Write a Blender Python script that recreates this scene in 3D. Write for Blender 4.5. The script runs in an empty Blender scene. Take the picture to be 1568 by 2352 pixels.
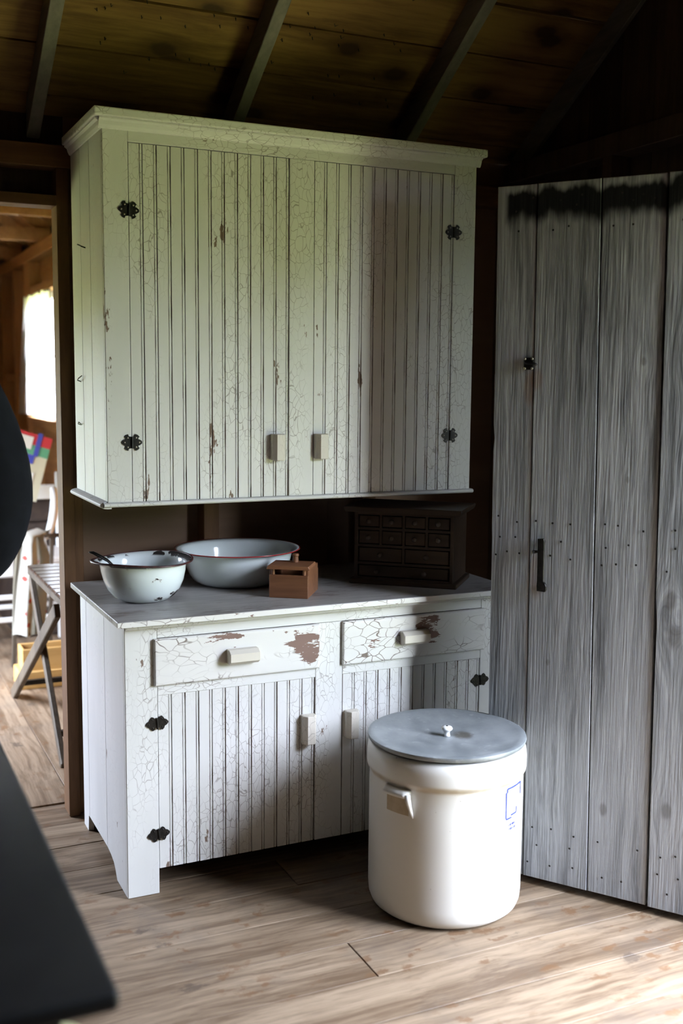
import bpy, bmesh, math, random
from mathutils import Vector, Matrix
random.seed(7)
sc = bpy.context.scene
COL = sc.collection

# ------------------------------------------------------------------ camera
cam_d = bpy.data.cameras.new('camera')
cam = bpy.data.objects.new('camera', cam_d)
COL.objects.link(cam)
sc.camera = cam
CAM = Vector((-0.71906, -2.94487, 1.48745))
yaw, pitch, roll = math.radians(25.153), math.radians(-6.978), math.radians(0.531)
fw = Vector((math.sin(yaw) * math.cos(pitch), math.cos(yaw) * math.cos(pitch), math.sin(pitch)))
rt = Vector((math.cos(yaw), -math.sin(yaw), 0))
upv = rt.cross(fw)
r2 = math.cos(roll) * rt + math.sin(roll) * upv
u2 = -math.sin(roll) * rt + math.cos(roll) * upv
cam.matrix_world = Matrix(((r2.x, u2.x, -fw.x, CAM.x), (r2.y, u2.y, -fw.y, CAM.y), (r2.z, u2.z, -fw.z, CAM.z), (0, 0, 0, 1)))
cam_d.sensor_fit = 'VERTICAL'
cam_d.sensor_height = 36.0
cam_d.lens = 2508.4 / 2352 * 36
cam_d.clip_start = 0.05
cam_d.dof.use_dof = True
cam_d.dof.focus_distance = 3.35
cam_d.dof.aperture_fstop = 2.0

# ------------------------------------------------------------------ daylight
world = bpy.data.worlds.new('overcast')
sc.world = world
world.use_nodes = True
bg = world.node_tree.nodes['Background']
bg.inputs['Color'].default_value = (0.78, 0.87, 1.04, 1)
# standard overcast sky: L = (1 + 2 sin(elevation)) / 3
wt = world.node_tree
wg = wt.nodes.new('ShaderNodeTexCoord')
wz = wt.nodes.new('ShaderNodeSeparateXYZ')
wt.links.new(wg.outputs['Generated'], wz.inputs[0])
wm = wt.nodes.new('ShaderNodeMapRange')
wm.inputs['From Min'].default_value, wm.inputs['From Max'].default_value = 0, 1
wm.inputs['To Min'].default_value, wm.inputs['To Max'].default_value = 1 / 3, 1
wt.links.new(wz.outputs['Z'], wm.inputs['Value'])
ws = wt.nodes.new('ShaderNodeMath')
ws.operation = 'MULTIPLY'
ws.inputs[1].default_value = 31.0
wt.links.new(wm.outputs[0], ws.inputs[0])
wt.links.new(ws.outputs[0], bg.inputs['Strength'])


def portal(name, loc, size, normal):
    """light portal in an opening: guides the sky's own light through it"""
    d = bpy.data.lights.new(name, 'AREA')
    d.shape = 'RECTANGLE'
    d.size, d.size_y = size
    d.cycles.is_portal = True
    o = bpy.data.objects.new(name, d)
    COL.objects.link(o)
    o.location = loc
    o.rotation_euler = Vector(normal).to_track_quat('-Z', 'Y').to_euler()
    return o


XR = 1.72                      # inner face of the right wall's boards
DOOR_Y0, DOOR_Y1, DOOR_H = -2.03, -1.09, 2.04
portal('doorway_daylight', (XR + .05, (DOOR_Y0 + DOOR_Y1) / 2, DOOR_H / 2), (DOOR_Y1 - DOOR_Y0, DOOR_H), (-1, 0, 0))
portal('side_window_daylight', (-1.36, 2.25, 1.05), (1.3, 1.2), (1, 0, 0))
portal('curtain_window_daylight', (0.74, 4.63, 1.62), (.85, .8), (-1, 0, 0))

vs = sc.view_settings
vs.view_transform = 'Standard'
vs.look = 'None'
vs.gamma = 1.0
vs.use_curve_mapping = False
vs.exposure = 1.65
sc.cycles.use_denoising = True
sc.cycles.max_bounces = 4
sc.cycles.diffuse_bounces = 2
sc.cycles.glossy_bounces = 2
sc.cycles.transmission_bounces = 2
sc.cycles.use_adaptive_sampling = True
sc.cycles.adaptive_threshold = 0.08
sc.cycles.caustics_reflective = False
sc.cycles.caustics_refractive = False
sc.cycles.sample_clamp_indirect = 6.0

# ------------------------------------------------------------------ material helpers


class NT:
    def __init__(s, name):
        s.m = bpy.data.materials.new(name)
        s.m.use_nodes = True
        s.t = s.m.node_tree
        s.b = s.t.nodes['Principled BSDF']
        s.b.inputs['Roughness'].default_value = .6

    def n(s, typ, ins=None, **at):
        nd = s.t.nodes.new('ShaderNode' + typ)
        for k, v in at.items():
            setattr(nd, k, v)
        for k, v in (ins or {}).items():
            s.put(nd.inputs[k], v)
        return nd

    def put(s, sock, v):
        if isinstance(v, bpy.types.NodeSocket):
            s.t.links.new(v, sock)
        elif hasattr(sock.default_value, '__len__'):
            v = tuple(v)
            if len(v) == 3 and len(sock.default_value) == 4:
                v = v + (1,)
            sock.default_value = v
        else:
            sock.default_value = v

    def pos(s):
        return s.n('NewGeometry').outputs['Position']

    def obj(s, rnd=True):
        o = s.n('TexCoord').outputs['Object']
        if not rnd:
            return o
        r = s.n('ObjectInfo').outputs['Random']
        v = s.n('VectorMath', {0: (37.1, 91.7, 53.3), 'Scale': r}, operation='SCALE').outputs[0]
        return s.n('VectorMath', {0: o, 1: v}, operation='ADD').outputs[0]

    def rand(s):
        return s.n('ObjectInfo').outputs['Random']

    def scale(s, v, sc_):
        return s.n('VectorMath', {0: v, 1: sc_}, operation='MULTIPLY').outputs[0]

    def noise(s, v, scale=5, detail=3, rough=.5, dist=0):
        return s.n('TexNoise', {'Vector': v, 'Scale': scale, 'Detail': detail, 'Roughness': rough, 'Distortion': dist})

    def ramp(s, v, a, b, c=0.0, d=1.0, smooth=True):
        return s.n('MapRange', {'Value': v, 'From Min': a, 'From Max': b, 'To Min': c, 'To Max': d},
                   interpolation_type='SMOOTHSTEP' if smooth else 'LINEAR').outputs[0]

    def math(s, op, a, b=0.0, c=None):
        ins = {0: a, 1: b}
        if c is not None:
            ins[2] = c
        return s.n('Math', ins, operation=op).outputs[0]

    def mix(s, f, a, b, blend='MIX'):
        nd = s.n('Mix', data_type='RGBA', blend_type=blend)
        s.put(nd.inputs[0], f)
        s.put(nd.inputs[6], a)
        s.put(nd.inputs[7], b)
        return nd.outputs[2]

    def bump(s, h, strength=.3, dist=.002):
        nd = s.n('Bump', {'Height': h, 'Strength': strength, 'Distance': dist})
        s.t.links.new(nd.outputs[0], s.b.inputs['Normal'])

    def set(s, **kw):
        for k, v in kw.items():
            s.put(s.b.inputs[k.replace('_', ' ').title() if k != 'ior' else 'IOR'], v)
        return s


def paint(name, base=(.70, .69, .665), along='Z', crack=1.0, chip=.64, groove=False, worn=(.17, .115, .085), cscale=62, spots=(), chs=8):
    """old crackled white paint over brown wood"""
    s = NT(name)
    p = s.pos()
    st = {'Z': (1, 1, .55), 'X': (.55, 1, 1), 'Y': (1, .55, 1)}[along]
    q = s.scale(p, st)
    w = s.noise(q, 22, 1, .6).outputs['Color']
    w = s.n('VectorMath', {0: w, 'Scale': .03}, operation='SCALE').outputs[0]
    q2 = s.n('VectorMath', {0: q, 1: w}, operation='ADD').outputs[0]
    v1 = s.n('TexVoronoi', {'Vector': q2, 'Scale': cscale}, feature='DISTANCE_TO_EDGE').outputs['Distance']
    st2 = {'Z': (1.7, 1.7, .5), 'X': (.5, 1, 1.7), 'Y': (1.7, .5, 1.7)}[along]
    p2 = s.scale(p, st2)
    tone = s.noise(p2, 3.4, 3, .6).outputs['Fac']
    m1 = s.ramp(tone, .44, .60)
    ck = s.math('MULTIPLY', s.math('MULTIPLY', s.ramp(v1, .002, .042, 1, 0), m1), crack)
    ch = s.noise(p2, chs, 5, .68).outputs['Fac']
    if spots:
        sx = s.n('SeparateXYZ', {0: p})
        for kx, kz, rx, rz, am in spots:
            a = s.math('DIVIDE', s.math('SUBTRACT', sx.outputs[0], kx), rx)
            b = s.math('DIVIDE', s.math('SUBTRACT', sx.outputs[2], kz), rz)
            d = s.math('ADD', s.math('MULTIPLY', a, a), s.math('MULTIPLY', b, b))
            ch = s.math('ADD', ch, s.ramp(d, 0, 1.6, am, 0))
    chm = s.ramp(ch, chip, chip + .015)
    col = s.mix(s.ramp(tone, .3, .7, 0, 1), tuple(c * .9 for c in base), base)
    col = s.mix(s.math('MINIMUM', s.math('MULTIPLY', ck, .9), 1.0), col, (.16, .12, .10))
    wcol = s.mix(tone, tuple(c * .6 for c in worn), tuple(c * 1.5 for c in worn))
    if groove:
        g = s.noise(s.scale(p, (9, 9, .9)), 9, 3, .6).outputs['Fac']
        chm = s.math('MAXIMUM', chm, s.ramp(g, .47, .60, 0, .9))
    col = s.mix(chm, col, wcol)
    s.set(base_color=col, roughness=s.ramp(chm, 0, 1, .48, .8))
    return s.m


def wood(name, c0, c1, along='X', rough=.65, knots=0.0, grain=1.0, var=.25, knotcol=(.03, .015, .008), bump=.25, spec=.3, flat=False):
    s = NT(name)
    o = s.obj()
    k = {'X': (.09, 1, 1), 'Y': (1, .09, 1), 'Z': (1, 1, .09)}[along]
    q = s.scale(o, k)
    w = s.noise(o, 3, 3).outputs['Color']
    w = s.n('VectorMath', {0: w, 'Scale': .03}, operation='SCALE').outputs[0]
    q = s.n('VectorMath', {0: q, 1: w}, operation='ADD').outputs[0]
    g1 = s.noise(q, 45, 5, .65).outputs['Fac']
    g2 = s.noise(q, 9, 3, .5).outputs['Fac']
    f = s.math('ADD', s.math('MULTIPLY', g1, .55 * grain), s.math('MULTIPLY', g2, .55))
    col = s.mix(s.ramp(f, .35, .72), c0, c1)
    if knots:
        kk = {'X': (.55, 1, 1), 'Y': (1, .55, 1), 'Z': (1, 1, .55)}[along]
        v = s.n('TexVoronoi', {'Vector': s.scale(o, kk), 'Scale': knots}, feature='F1', voronoi_dimensions='2D' if flat else '3D').outputs['Distance']
        n2 = s.noise(o, 30, 2).outputs['Fac']
        v = s.math('ADD', v, s.math('MULTIPLY', n2, .05))
        col = s.mix(s.ramp(v, .09, .15, .85, 0), col, knotcol)
        col = s.mix(s.ramp(v, .12, .3, .45, 0), col, tuple(c * .5 for c in c0))
    r = s.rand()
    hs = s.n('HueSaturation', {'Color': col, 'Value': s.ramp(r, 0, 1, 1 - var, 1 + var, False)})
    s.set(base_color=hs.outputs[0], roughness=rough)
    s.b.inputs['Specular IOR Level'].default_value = spec
    s.bump(s.noise(s.scale(o, k), 45, 1, .6).outputs['Fac'], bump, .0015)
    return s.m


def plain(name, col, rough=.5, metal=0.0, spec=.5, coat=0.0):
    s = NT(name)
    s.set(base_color=col, roughness=rough, metallic=metal)
    s.b.inputs['Specular IOR Level'].default_value = spec
    if coat:
        s.b.inputs['Coat Weight'].default_value = coat
        s.b.inputs['Coat Roughness'].default_value = .08
    return s


def mottled(name, c0, c1, scale=8, rough=.5, metal=0.0, detail=6, bump=0.0, coat=0.0, spec=.5):
    s = plain(name, c0, rough, metal, spec, coat)
    n = s.noise(s.obj(False), scale, detail, .6).outputs['Fac']
    s.set(base_color=s.mix(s.ramp(n, .35, .68), c0, c1))
    if bump:
        s.bump(n, bump, .002)
    return s.m


# ------------------------------------------------------------------ materials
M = {}
M['paint'] = paint('crackled_white_paint_upright', crack=.75, chip=.665, spots=((.008, 1.62, .016, .35, .12), (.10, 1.17, .03, .05, .08), (.32, 1.50, .05, .06, .09), (.29, 1.72, .04, .05, .09), (.53, 1.50, .03, .08, .10), (.60, 1.33, .03, .06, .09), (.58, 1.78, .03, .06, .08), (.85, 1.49, .06, .025, .08), (1.2, 1.18, .02, .05, .08), (.02, .69, .06, .02, .09), (.05, .30, .05, .02, .07)))
M['paint_groove'] = paint('worn_paint_in_grooves', crack=.5, chip=.62, groove=True)
M['paint_h'] = paint('crackled_white_paint_level', along='X', crack=.8, chip=.70)
M['paint_drawer'] = paint('flaking_white_paint_drawer', base=(.72, .70, .67), along='X', crack=1.3, chip=.705, chs=20, worn=(.20, .125, .10), cscale=40, spots=((.555, .695, .055, .075, .22), (.50, .725, .06, .03, .16), (.27, .742, .08, .018, .20), (.37, .742, .07, .014, .15), (.33, .71, .06, .02, .10), (.965, .720, .055, .04, .24), (.77, .69, .035, .035, .2), (.86, .68, .05, .02, .12), (.98, .672, .04, .02, .14), (.06, .81, .12, .03, .14), (.25, .81, .12, .03, .10), (.5, .81, .2, .03, .06)))
M['paint_side'] = paint('smooth_white_paint_side', base=(.72, .72, .72), crack=.15, chip=.69)
M['paint_pull'] = paint('cream_paint_pull', base=(.66, .61, .53), crack=.5, chip=.67)
M['paint_in'] = plain('unpainted_cabinet_inside', (.16, .11, .075), .8).m


def counter_mat():
    s = NT('worn_grey_white_countertop')
    p = s.pos()
    n = s.noise(s.scale(p, (.5, 1.6, 1)), 7, 6, .68).outputs['Fac']
    n2 = s.noise(s.scale(p, (.35, 2.2, 1)), 22, 5, .6).outputs['Fac']
    col = s.mix(s.ramp(n2, .3, .75), (.29, .275, .262), (.38, .365, .352))
    m = s.math('MULTIPLY', s.ramp(n, .53, .60), s.ramp(n2, .42, .55))
    col = s.mix(s.math('MULTIPLY', m, .8), col, (.13, .10, .085))
    s.set(base_color=col, roughness=.42)
    s.bump(n2, .15, .001)
    return s.m


M['counter'] = counter_mat()


def grey_door():
    """weathered silver-grey boards, soot band near the top, rust stains by the iron"""
    s = NT('weathered_grey_boards')
    o = s.n('TexCoord').outputs['Object']          # planks keep the door's own frame: x across, z up
    sep = s.n('SeparateXYZ', {0: o})
    x, z = sep.outputs[0], sep.outputs[2]
    xx = x
    ring = None
    for kx, kz, r in ((.455, 1.27, .028), (.40, .90, .035), (.415, .80, .04), (.415, .31, .03), (.238, .275, .024), (.06, .68, .012), (.30, 1.54, .015), (.27, 1.22, .012), (.43, 1.56, .03), (.56, 1.1, .03), (.62, .5, .03), (.75, 1.4, .03)):
        dx = s.math('SUBTRACT', x, kx)
        dz = s.math('MULTIPLY', s.math('SUBTRACT', z, kz), .55)
        d = s.math('SQRT', s.math('ADD', s.math('MULTIPLY', dx, dx), s.math('MULTIPLY', dz, dz)))
        f = s.ramp(d, r * .4, r * 2.6, 1, 0)
        xx = s.math('SUBTRACT', xx, s.math('MULTIPLY', s.math('MULTIPLY', dx, f), .75))
        e = s.ramp(d, r * .25, r * .6, 1, 0)
        ring = e if ring is None else s.math('MAXIMUM', ring, e)
    c = s.n('CombineXYZ', {0: xx, 1: s.math('MULTIPLY', s.rand(), 9.0), 2: s.math('MULTIPLY', z, .035)}).outputs[0]
    w = s.noise(s.scale(o, (1, 1, .5)), 5, 2).outputs['Fac']
    c = s.n('VectorMath', {0: c, 1: s.n('CombineXYZ', {0: s.math('MULTIPLY', w, .03), 1: 0.0, 2: 0.0}).outputs[0]}, operation='ADD').outputs[0]
    g1 = s.noise(c, 190, 4, .7).outputs['Fac']
    g2 = s.noise(c, 38, 3, .55).outputs['Fac']
    g3 = s.noise(s.scale(o, (3, 1, .45)), 2.2, 3, .55).outputs['Fac']
    f = s.math('ADD', s.math('MULTIPLY', g1, .5), s.math('MULTIPLY', g2, .5))
    col = s.mix(s.ramp(f, .36, .64), (.10, .104, .112), (.40, .41, .43))
    col = s.mix(s.ramp(g3, .38, .66, 0, .75), col, (.33, .338, .356))
    col = s.mix(s.math('MULTIPLY', ring, .55), col, (.10, .09, .085))
    # rust stains beside the latch and the handle
    for kx, kz, rx, rz in ((-.02, 1.465, .018, .05), (.0, 1.49, .02, .03), (.018, .93, .022, .07)):
        a = s.math('DIVIDE', s.math('SUBTRACT', x, kx), rx)
        b = s.math('DIVIDE', s.math('SUBTRACT', z, kz), rz)
        d = s.math('ADD', s.math('MULTIPLY', a, a), s.math('MULTIPLY', b, b))
        col = s.mix(s.ramp(d, .3, 1.5, .38, 0), col, (.25, .14, .08))
    # tarry black band with ragged lower edge
    e = s.noise(s.scale(o, (1, 1, .25)), 14, 4, .6).outputs['Fac']
    zz = s.math('ADD', z, s.math('MULTIPLY', s.math('SUBTRACT', e, .5), .11))
    t = s.math('MULTIPLY', s.ramp(zz, 1.905, 1.95), s.ramp(zz, 1.998, 2.022, 1, 0))
    t = s.math('MULTIPLY', t, s.ramp(x, -.115, -.095))
    col = s.mix(s.math('MULTIPLY', t, .97), col, (.004, .004, .0045))
    hs = s.n('HueSaturation', {'Color': col, 'Value': s.ramp(s.rand(), 0, 1, .92, 1.1, False)})
    s.set(base_color=hs.outputs[0], roughness=.8)
    s.b.inputs['Specular IOR Level'].default_value = .12
    s.bump(s.noise(s.scale(o, (1, 1, .035)), 130, 2, .7).outputs['Fac'], .55, .003)
    return s.m


M['grey'] = grey_door()


def floor_mat(name, along='X'):
    s = NT(name)
    o = s.obj()
    k = (.07, 1, 1) if along == 'X' else (1, .07, 1)
    w = s.n('VectorMath', {0: s.noise(o, 2.5, 3).outputs['Color'], 'Scale': .05}, operation='SCALE').outputs[0]
    q = s.n('VectorMath', {0: s.scale(o, k), 1: w}, operation='ADD').outputs[0]
    g1 = s.noise(q, 60, 5, .65).outputs['Fac']
    g2 = s.noise(q, 12, 4, .6).outputs['Fac']
    f = s.math('ADD', s.math('MULTIPLY', g1, .5), s.math('MULTIPLY', g2, .5))
    col = s.mix(s.ramp(f, .36, .64), (.115, .072, .042), (.285, .208, .140))
    p = s.pos()
    grime = s.noise(p, 2.3, 5, .6).outputs['Fac']
    col = s.mix(s.ramp(grime, .48, .72, 0, .55), col, (.10, .08, .066))
    # orange-brown drops and small stains
    kk = (.55, 1, 1) if along == 'X' else (1, .55, 1)
    dv = s.n('VectorMath', {0: s.noise(p, 16, 4, .65).outputs['Color'], 'Scale': .085}, operation='SCALE').outputs[0]
    pv = s.n('VectorMath', {0: s.scale(p, kk), 1: dv}, operation='ADD').outputs[0]
    v = s.n('TexVoronoi', {'Vector': pv, 'Scale': 19.0}, feature='F1')
    where = s.noise(p, 2.1, 2).outputs['Fac']
    sp = s.math('MULTIPLY', s.ramp(v.outputs['Distance'], .14, .36, 1, 0), s.ramp(where, .43, .54))
    col = s.mix(s.math('MULTIPLY', sp, .7), col, (.135, .066, .027))
    v3 = s.n('TexVoronoi', {'Vector': pv, 'Scale': 6.5}, feature='F1')
    sp3 = s.ramp(v3.outputs['Distance'], .07, .17, 1, 0)
    col = s.mix(s.math('MULTIPLY', sp3, .6), col, (.05, .034, .026))
    hs = s.n('HueSaturation', {'Color': col, 'Value': s.ramp(s.rand(), 0, 1, .88, 1.1, False)})
    s.set(base_color=hs.outputs[0], roughness=s.ramp(g2, .3, .7, .5, .68))
    s.b.inputs['Specular IOR Level'].default_value = .35
    s.bump(s.noise(s.scale(o, k), 50, 2, .65).outputs['Fac'], .25, .0015)
    return s.m


M['floor'] = floor_mat('worn_pine_floorboards')
M['floor2'] = floor_mat('worn_pine_floorboards_lengthwise', 'Y')
M['roofboard'] = wood('yellowed_pine_roof_boards', (.125, .065, .019), (.30, .175, .052), 'X', knots=4.2, var=.16, flat=True)
M['rafter'] = wood('grey_aged_rafter', (.15, .138, .112), (.24, .22, .18), 'Y', var=.1)
M['darkwood'] = wood('dark_brown_wall_boards', (.040, .023, .014), (.078, .046, .029), 'Z', knots=2.0)
M['panel'] = wood('brown_wall_sheathing', (.26, .16, .10), (.36, .23, .15), 'X', var=.1, grain=.5)
M['stud'] = wood('amber_framing_lumber', (.11, .052, .022), (.19, .095, .040), 'Z', var=.15)
M['stud_h'] = wood('amber_framing_lumber_level', (.11, .052, .022), (.19, .095, .040), 'X', var=.15)
M['freshlumber'] = wood('fresh_orange_lumber', (.38, .18, .065), (.56, .29, .115), 'Z', var=.12)
M['freshlumber_h'] = wood('fresh_orange_lumber_level', (.36, .17, .065), (.52, .27, .11), 'Y', var=.12)
M['iron'] = mottled('black_iron', (.012, .011, .010), (.03, .027, .024), 60, .38, .6, bump=.2)
M['screw'] = plain('pale_screw_head', (.42, .38, .30), .35, .8).m
M['outside'] = NT('grass_ground').m


def grass():
    s = NT('meadow_grass')
    n = s.noise(s.pos(), .8, 5).outputs['Fac']
    s.set(base_color=s.mix(n, (.150, .162, .048), (.225, .232, .085)), roughness=.9)
    return s.m


M['grass'] = grass()

# ------------------------------------------------------------------ mesh helpers
WM = {}


def empty(name, loc=(0, 0, 0), rz=0.0, label=None, cat=None, group=None, kind=None):
    o = bpy.data.objects.new(name, None)
    COL.objects.link(o)
    o.empty_display_size = .05
    o.location = loc
    o.rotation_euler = (0, 0, rz)
    WM[o.name] = Matrix.Translation(loc) @ Matrix.Rotation(rz, 4, 'Z')
    tag(o, label, cat, group, kind)
    return o


def tag(o, label=None, cat=None, group=None, kind=None):
    if label:
        o['label'] = label
    if cat:
        o['category'] = cat
    if group:
        o['group'] = group
    if kind:
        o['kind'] = kind
    return o


def link(name, bm, mats, parent=None, smooth=False, local=False, angle=None):
    """one mesh object; coordinates are world ones unless local (the thing's own frame)"""
    if not isinstance(mats, (list, tuple)):
        mats = [mats]
    wm = WM.get(parent.name, Matrix()) if parent else Matrix()
    if parent and not local:
        bm.transform(wm.inverted())
    bmesh.ops.recalc_face_normals(bm, faces=bm.faces[:])
    me = bpy.data.meshes.new(name)
    bm.to_mesh(me)
    bm.free()
    for m in mats:
        me.materials.append(M[m] if isinstance(m, str) else m)
    if smooth:
        me.polygons.foreach_set('use_smooth', [True] * len(me.polygons))
        if angle:
            try:
                me.set_sharp_from_angle(angle=math.radians(angle))
            except Exception:
                pass
    o = bpy.data.objects.new(name, me)
    COL.objects.link(o)
    if parent:
        o.parent = parent
        WM[o.name] = wm
    return o


def inst(src, name, parent, loc, rot=None):
    o = src.copy()
    o.name = name
    COL.objects.link(o)
    o.parent = parent
    o.location = loc
    if rot:
        o.rotation_euler = rot
    WM[o.name] = WM.get(parent.name, Matrix()) if parent else Matrix()
    return o


def box(x0, x1, y0, y1, z0, z1, bev=0.0, seg=1, bm=None, mat=0):
    b = bm or bmesh.new()
    vs_ = [b.verts.new((x, y, z)) for x in (x0, x1) for y in (y0, y1) for z in (z0, z1)]
    idx = ((0, 1, 3, 2), (4, 6, 7, 5), (0, 4, 5, 1), (2, 3, 7, 6), (0, 2, 6, 4), (1, 5, 7, 3))
    fs = [b.faces.new([vs_[i] for i in f]) for f in idx]
    for f in fs:
        f.material_index = mat
    if bev:
        es = list({e for f in fs for e in f.edges})
        bmesh.ops.bevel(b, geom=es, offset=bev, segments=seg, affect='EDGES', profile=.5)
    return b


def prism(poly, axis, a, b_, bm=None, mat=0, bev=0.0):
    """polygon (u,v) extruded along axis: X->(y,z), Y->(x,z), Z->(x,y)"""
    b = bm or bmesh.new()

    def P(u, v, w):
        return {'X': (w, u, v), 'Y': (u, w, v), 'Z': (u, v, w)}[axis]
    A = [b.verts.new(P(u, v, a)) for u, v in poly]
    B = [b.verts.new(P(u, v, b_)) for u, v in poly]
    n = len(poly)
    fs = [b.faces.new(A[::-1]), b.faces.new(B)]
    for i in range(n):
        fs.append(b.faces.new((A[i], A[(i + 1) % n], B[(i + 1) % n], B[i])))
    for f in fs:
        f.material_index = mat
    if bev:
        bmesh.ops.bevel(b, geom=list(fs[1].edges) + list(fs[0].edges), offset=bev, segments=1, affect='EDGES')
    return b


def lathe(prof, cx=0, cy=0, seg=64, bm=None, mat=0, closed=False):
    b = bm or bmesh.new()
    rings = []
    for r, z in prof:
        if r < 1e-6:
            rings.append([b.verts.new((cx, cy, z))])
        else:
            rings.append([b.verts.new((cx + r * math.cos(2 * math.pi * i / seg), cy + r * math.sin(2 * math.pi * i / seg), z)) for i in range(seg)])
    pairs = list(zip(rings, rings[1:]))
    if closed:
        pairs.append((rings[-1], rings[0]))
    for A, B in pairs:
        for i in range(seg):
            j = (i + 1) % seg
            if len(A) == 1 and len(B) == 1:
                continue
            if len(A) == 1:
                f = b.faces.new((A[0], B[j], B[i]))
            elif len(B) == 1:
                f = b.faces.new((A[i], A[j], B[0]))
            else:
                f = b.faces.new((A[i], A[j], B[j], B[i]))
            f.material_index = mat
    return b


def tube(path, rad, seg=10, bm=None, mat=0, flat=1.0):
    b = bm or bmesh.new()
    pts = [Vector(p) for p in path]
    rads = rad if isinstance(rad, (list, tuple)) else [rad] * len(pts)
    rings = []
    up = None
    for i, p in enumerate(pts):
        t = (pts[min(i + 1, len(pts) - 1)] - pts[max(i - 1, 0)]).normalized()
        if up is None:
            up = Vector((0, 0, 1)) if abs(t.z) < .9 else Vector((1, 0, 0))
        s_ = t.cross(up).normalized()
        u_ = s_.cross(t).normalized()
        up = u_
        rings.append([b.verts.new(p + rads[i] * (math.cos(2 * math.pi * k / seg) * s_ + flat * math.sin(2 * math.pi * k / seg) * u_)) for k in range(seg)])
    for A, B in zip(rings, rings[1:]):
        for k in range(seg):
            j = (k + 1) % seg
            b.faces.new((A[k], A[j], B[j], B[k])).material_index = mat
    b.faces.new(rings[0][::-1]).material_index = mat
    b.faces.new(rings[-1]).material_index = mat
    return b


def bar(p0, p1, w, t, bm=None, side=None, mat=0, bev=0.0):
    """square bar between two points, w across 'side', t the other way"""
    b = bm or bmesh.new()
    p0, p1 = Vector(p0), Vector(p1)
    d = (p1 - p0).normalized()
    s_ = Vector(side) if side else (Vector((0, 0, 1)).cross(d) if abs(d.z) < .95 else Vector((1, 0, 0)))
    s_ = (s_ - d * s_.dot(d)).normalized()
    u_ = d.cross(s_)
    V = [b.verts.new(p + a * s_ * w / 2 + c * u_ * t / 2) for p in (p0, p1) for a in (-1, 1) for c in (-1, 1)]
    fs = [b.faces.new([V[i] for i in f]) for f in ((0, 1, 3, 2), (4, 6, 7, 5), (0, 4, 5, 1), (2, 3, 7, 6), (0, 2, 6, 4), (1, 5, 7, 3))]
    for f in fs:
        f.material_index = mat
    if bev:
        bmesh.ops.bevel(b, geom=list({e for f in fs for e in f.edges}), offset=bev, segments=1, affect='EDGES')
    return b


# ================================================================== SETTING
YW = .66            # face of the back wall's studs
# ---- outside ground
g = link('ground_outside', box(-30, 60, -40, 40, -.52, -.45), 'grass')
tag(g, kind='structure')

# ---- trees outside the doorway
M['leaf'] = mottled('leaf_green', (.04, .068, .015), (.09, .125, .035), 3, .8)
M['bark'] = mottled('bark', (.08, .06, .045), (.14, .11, .08), 9, .9)
for i, (tx, ty, th) in enumerate(((8.5, -11.6, 3.6), (9.5, -7.6, 3.2), (9.0, -3.6, 3.5), (8.3, .4, 3.1), (9.5, 4.4, 3.7), (8.6, 8.4, 3.3), (9.4, 12.4, 3.5))):
    tr_ = empty('tree_outside', (tx, ty, -.45), label='leafy green tree beyond the open doorway, ' + ('first', 'second', 'third', 'fourth', 'fifth', 'sixth', 'seventh')[i] + ' from the near end', cat='tree', group='trees beyond the doorway')
    b = bmesh.new()
    bmesh.ops.create_icosphere(b, subdivisions=4, radius=1)
    for v in b.verts:
        k_ = 1 + .22 * math.sin(5 * v.co.x + i) * math.cos(6 * v.co.y - i) * math.sin(4 * v.co.z + 1) + .06 * math.sin(19 * v.co.x) * math.sin(17 * v.co.y + v.co.z * 15)
        v.co = Vector((v.co.x * 1.5 * k_, v.co.y * 1.62 * k_, th * .53 + v.co.z * th * .47 * k_))
    link('crown', b, 'leaf', tr_, smooth=True, local=True)
    link('trunk', tube([(0, 0, 0), (.05, 0, th * .3), (0, .05, th * .55)], [.16, .13, .09], 10), 'bark', tr_, smooth=True, local=True)

# ---- main floor: boards along X
fl = empty('floor', (-.5, -2, 0), kind='structure')
link('subfloor', box(-2.75, 1.80, -4.7, .75, -.10, -.026), 'darkwood', fl)
PW = .1806
row = 0
y1 = .609 + PW
while y1 > -4.6:
    y0 = y1 - PW
    cuts = [-2.7, XR - .002]
    if row in (7,):
        cuts = [-2.7, .47, XR - .002]
    elif row in (4,):
        cuts = [-2.7, .48, XR - .002]
    elif row % 3 == 0:
        cuts = [-2.7, -.75, XR - .002]
    elif row % 3 == 1 and row > 8:
        cuts = [-2.7, .48, XR - .002]
    for a, b_ in zip(cuts, cuts[1:]):
        xm = (a + b_) / 2
        dz = random.uniform(-.0015, .0005)
        m = box(a + .0012 - xm, b_ - .0012 - xm, -(PW / 2 - .0011), PW / 2 - .0011, -.026, 0, .0012)
        o = link('plank', m, 'floor', fl, local=True)
        o.location = Vector((xm, y0 + PW / 2, dz)) - Vector((-.5, -2, 0))
    y1 = y0
    row += 1

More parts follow.
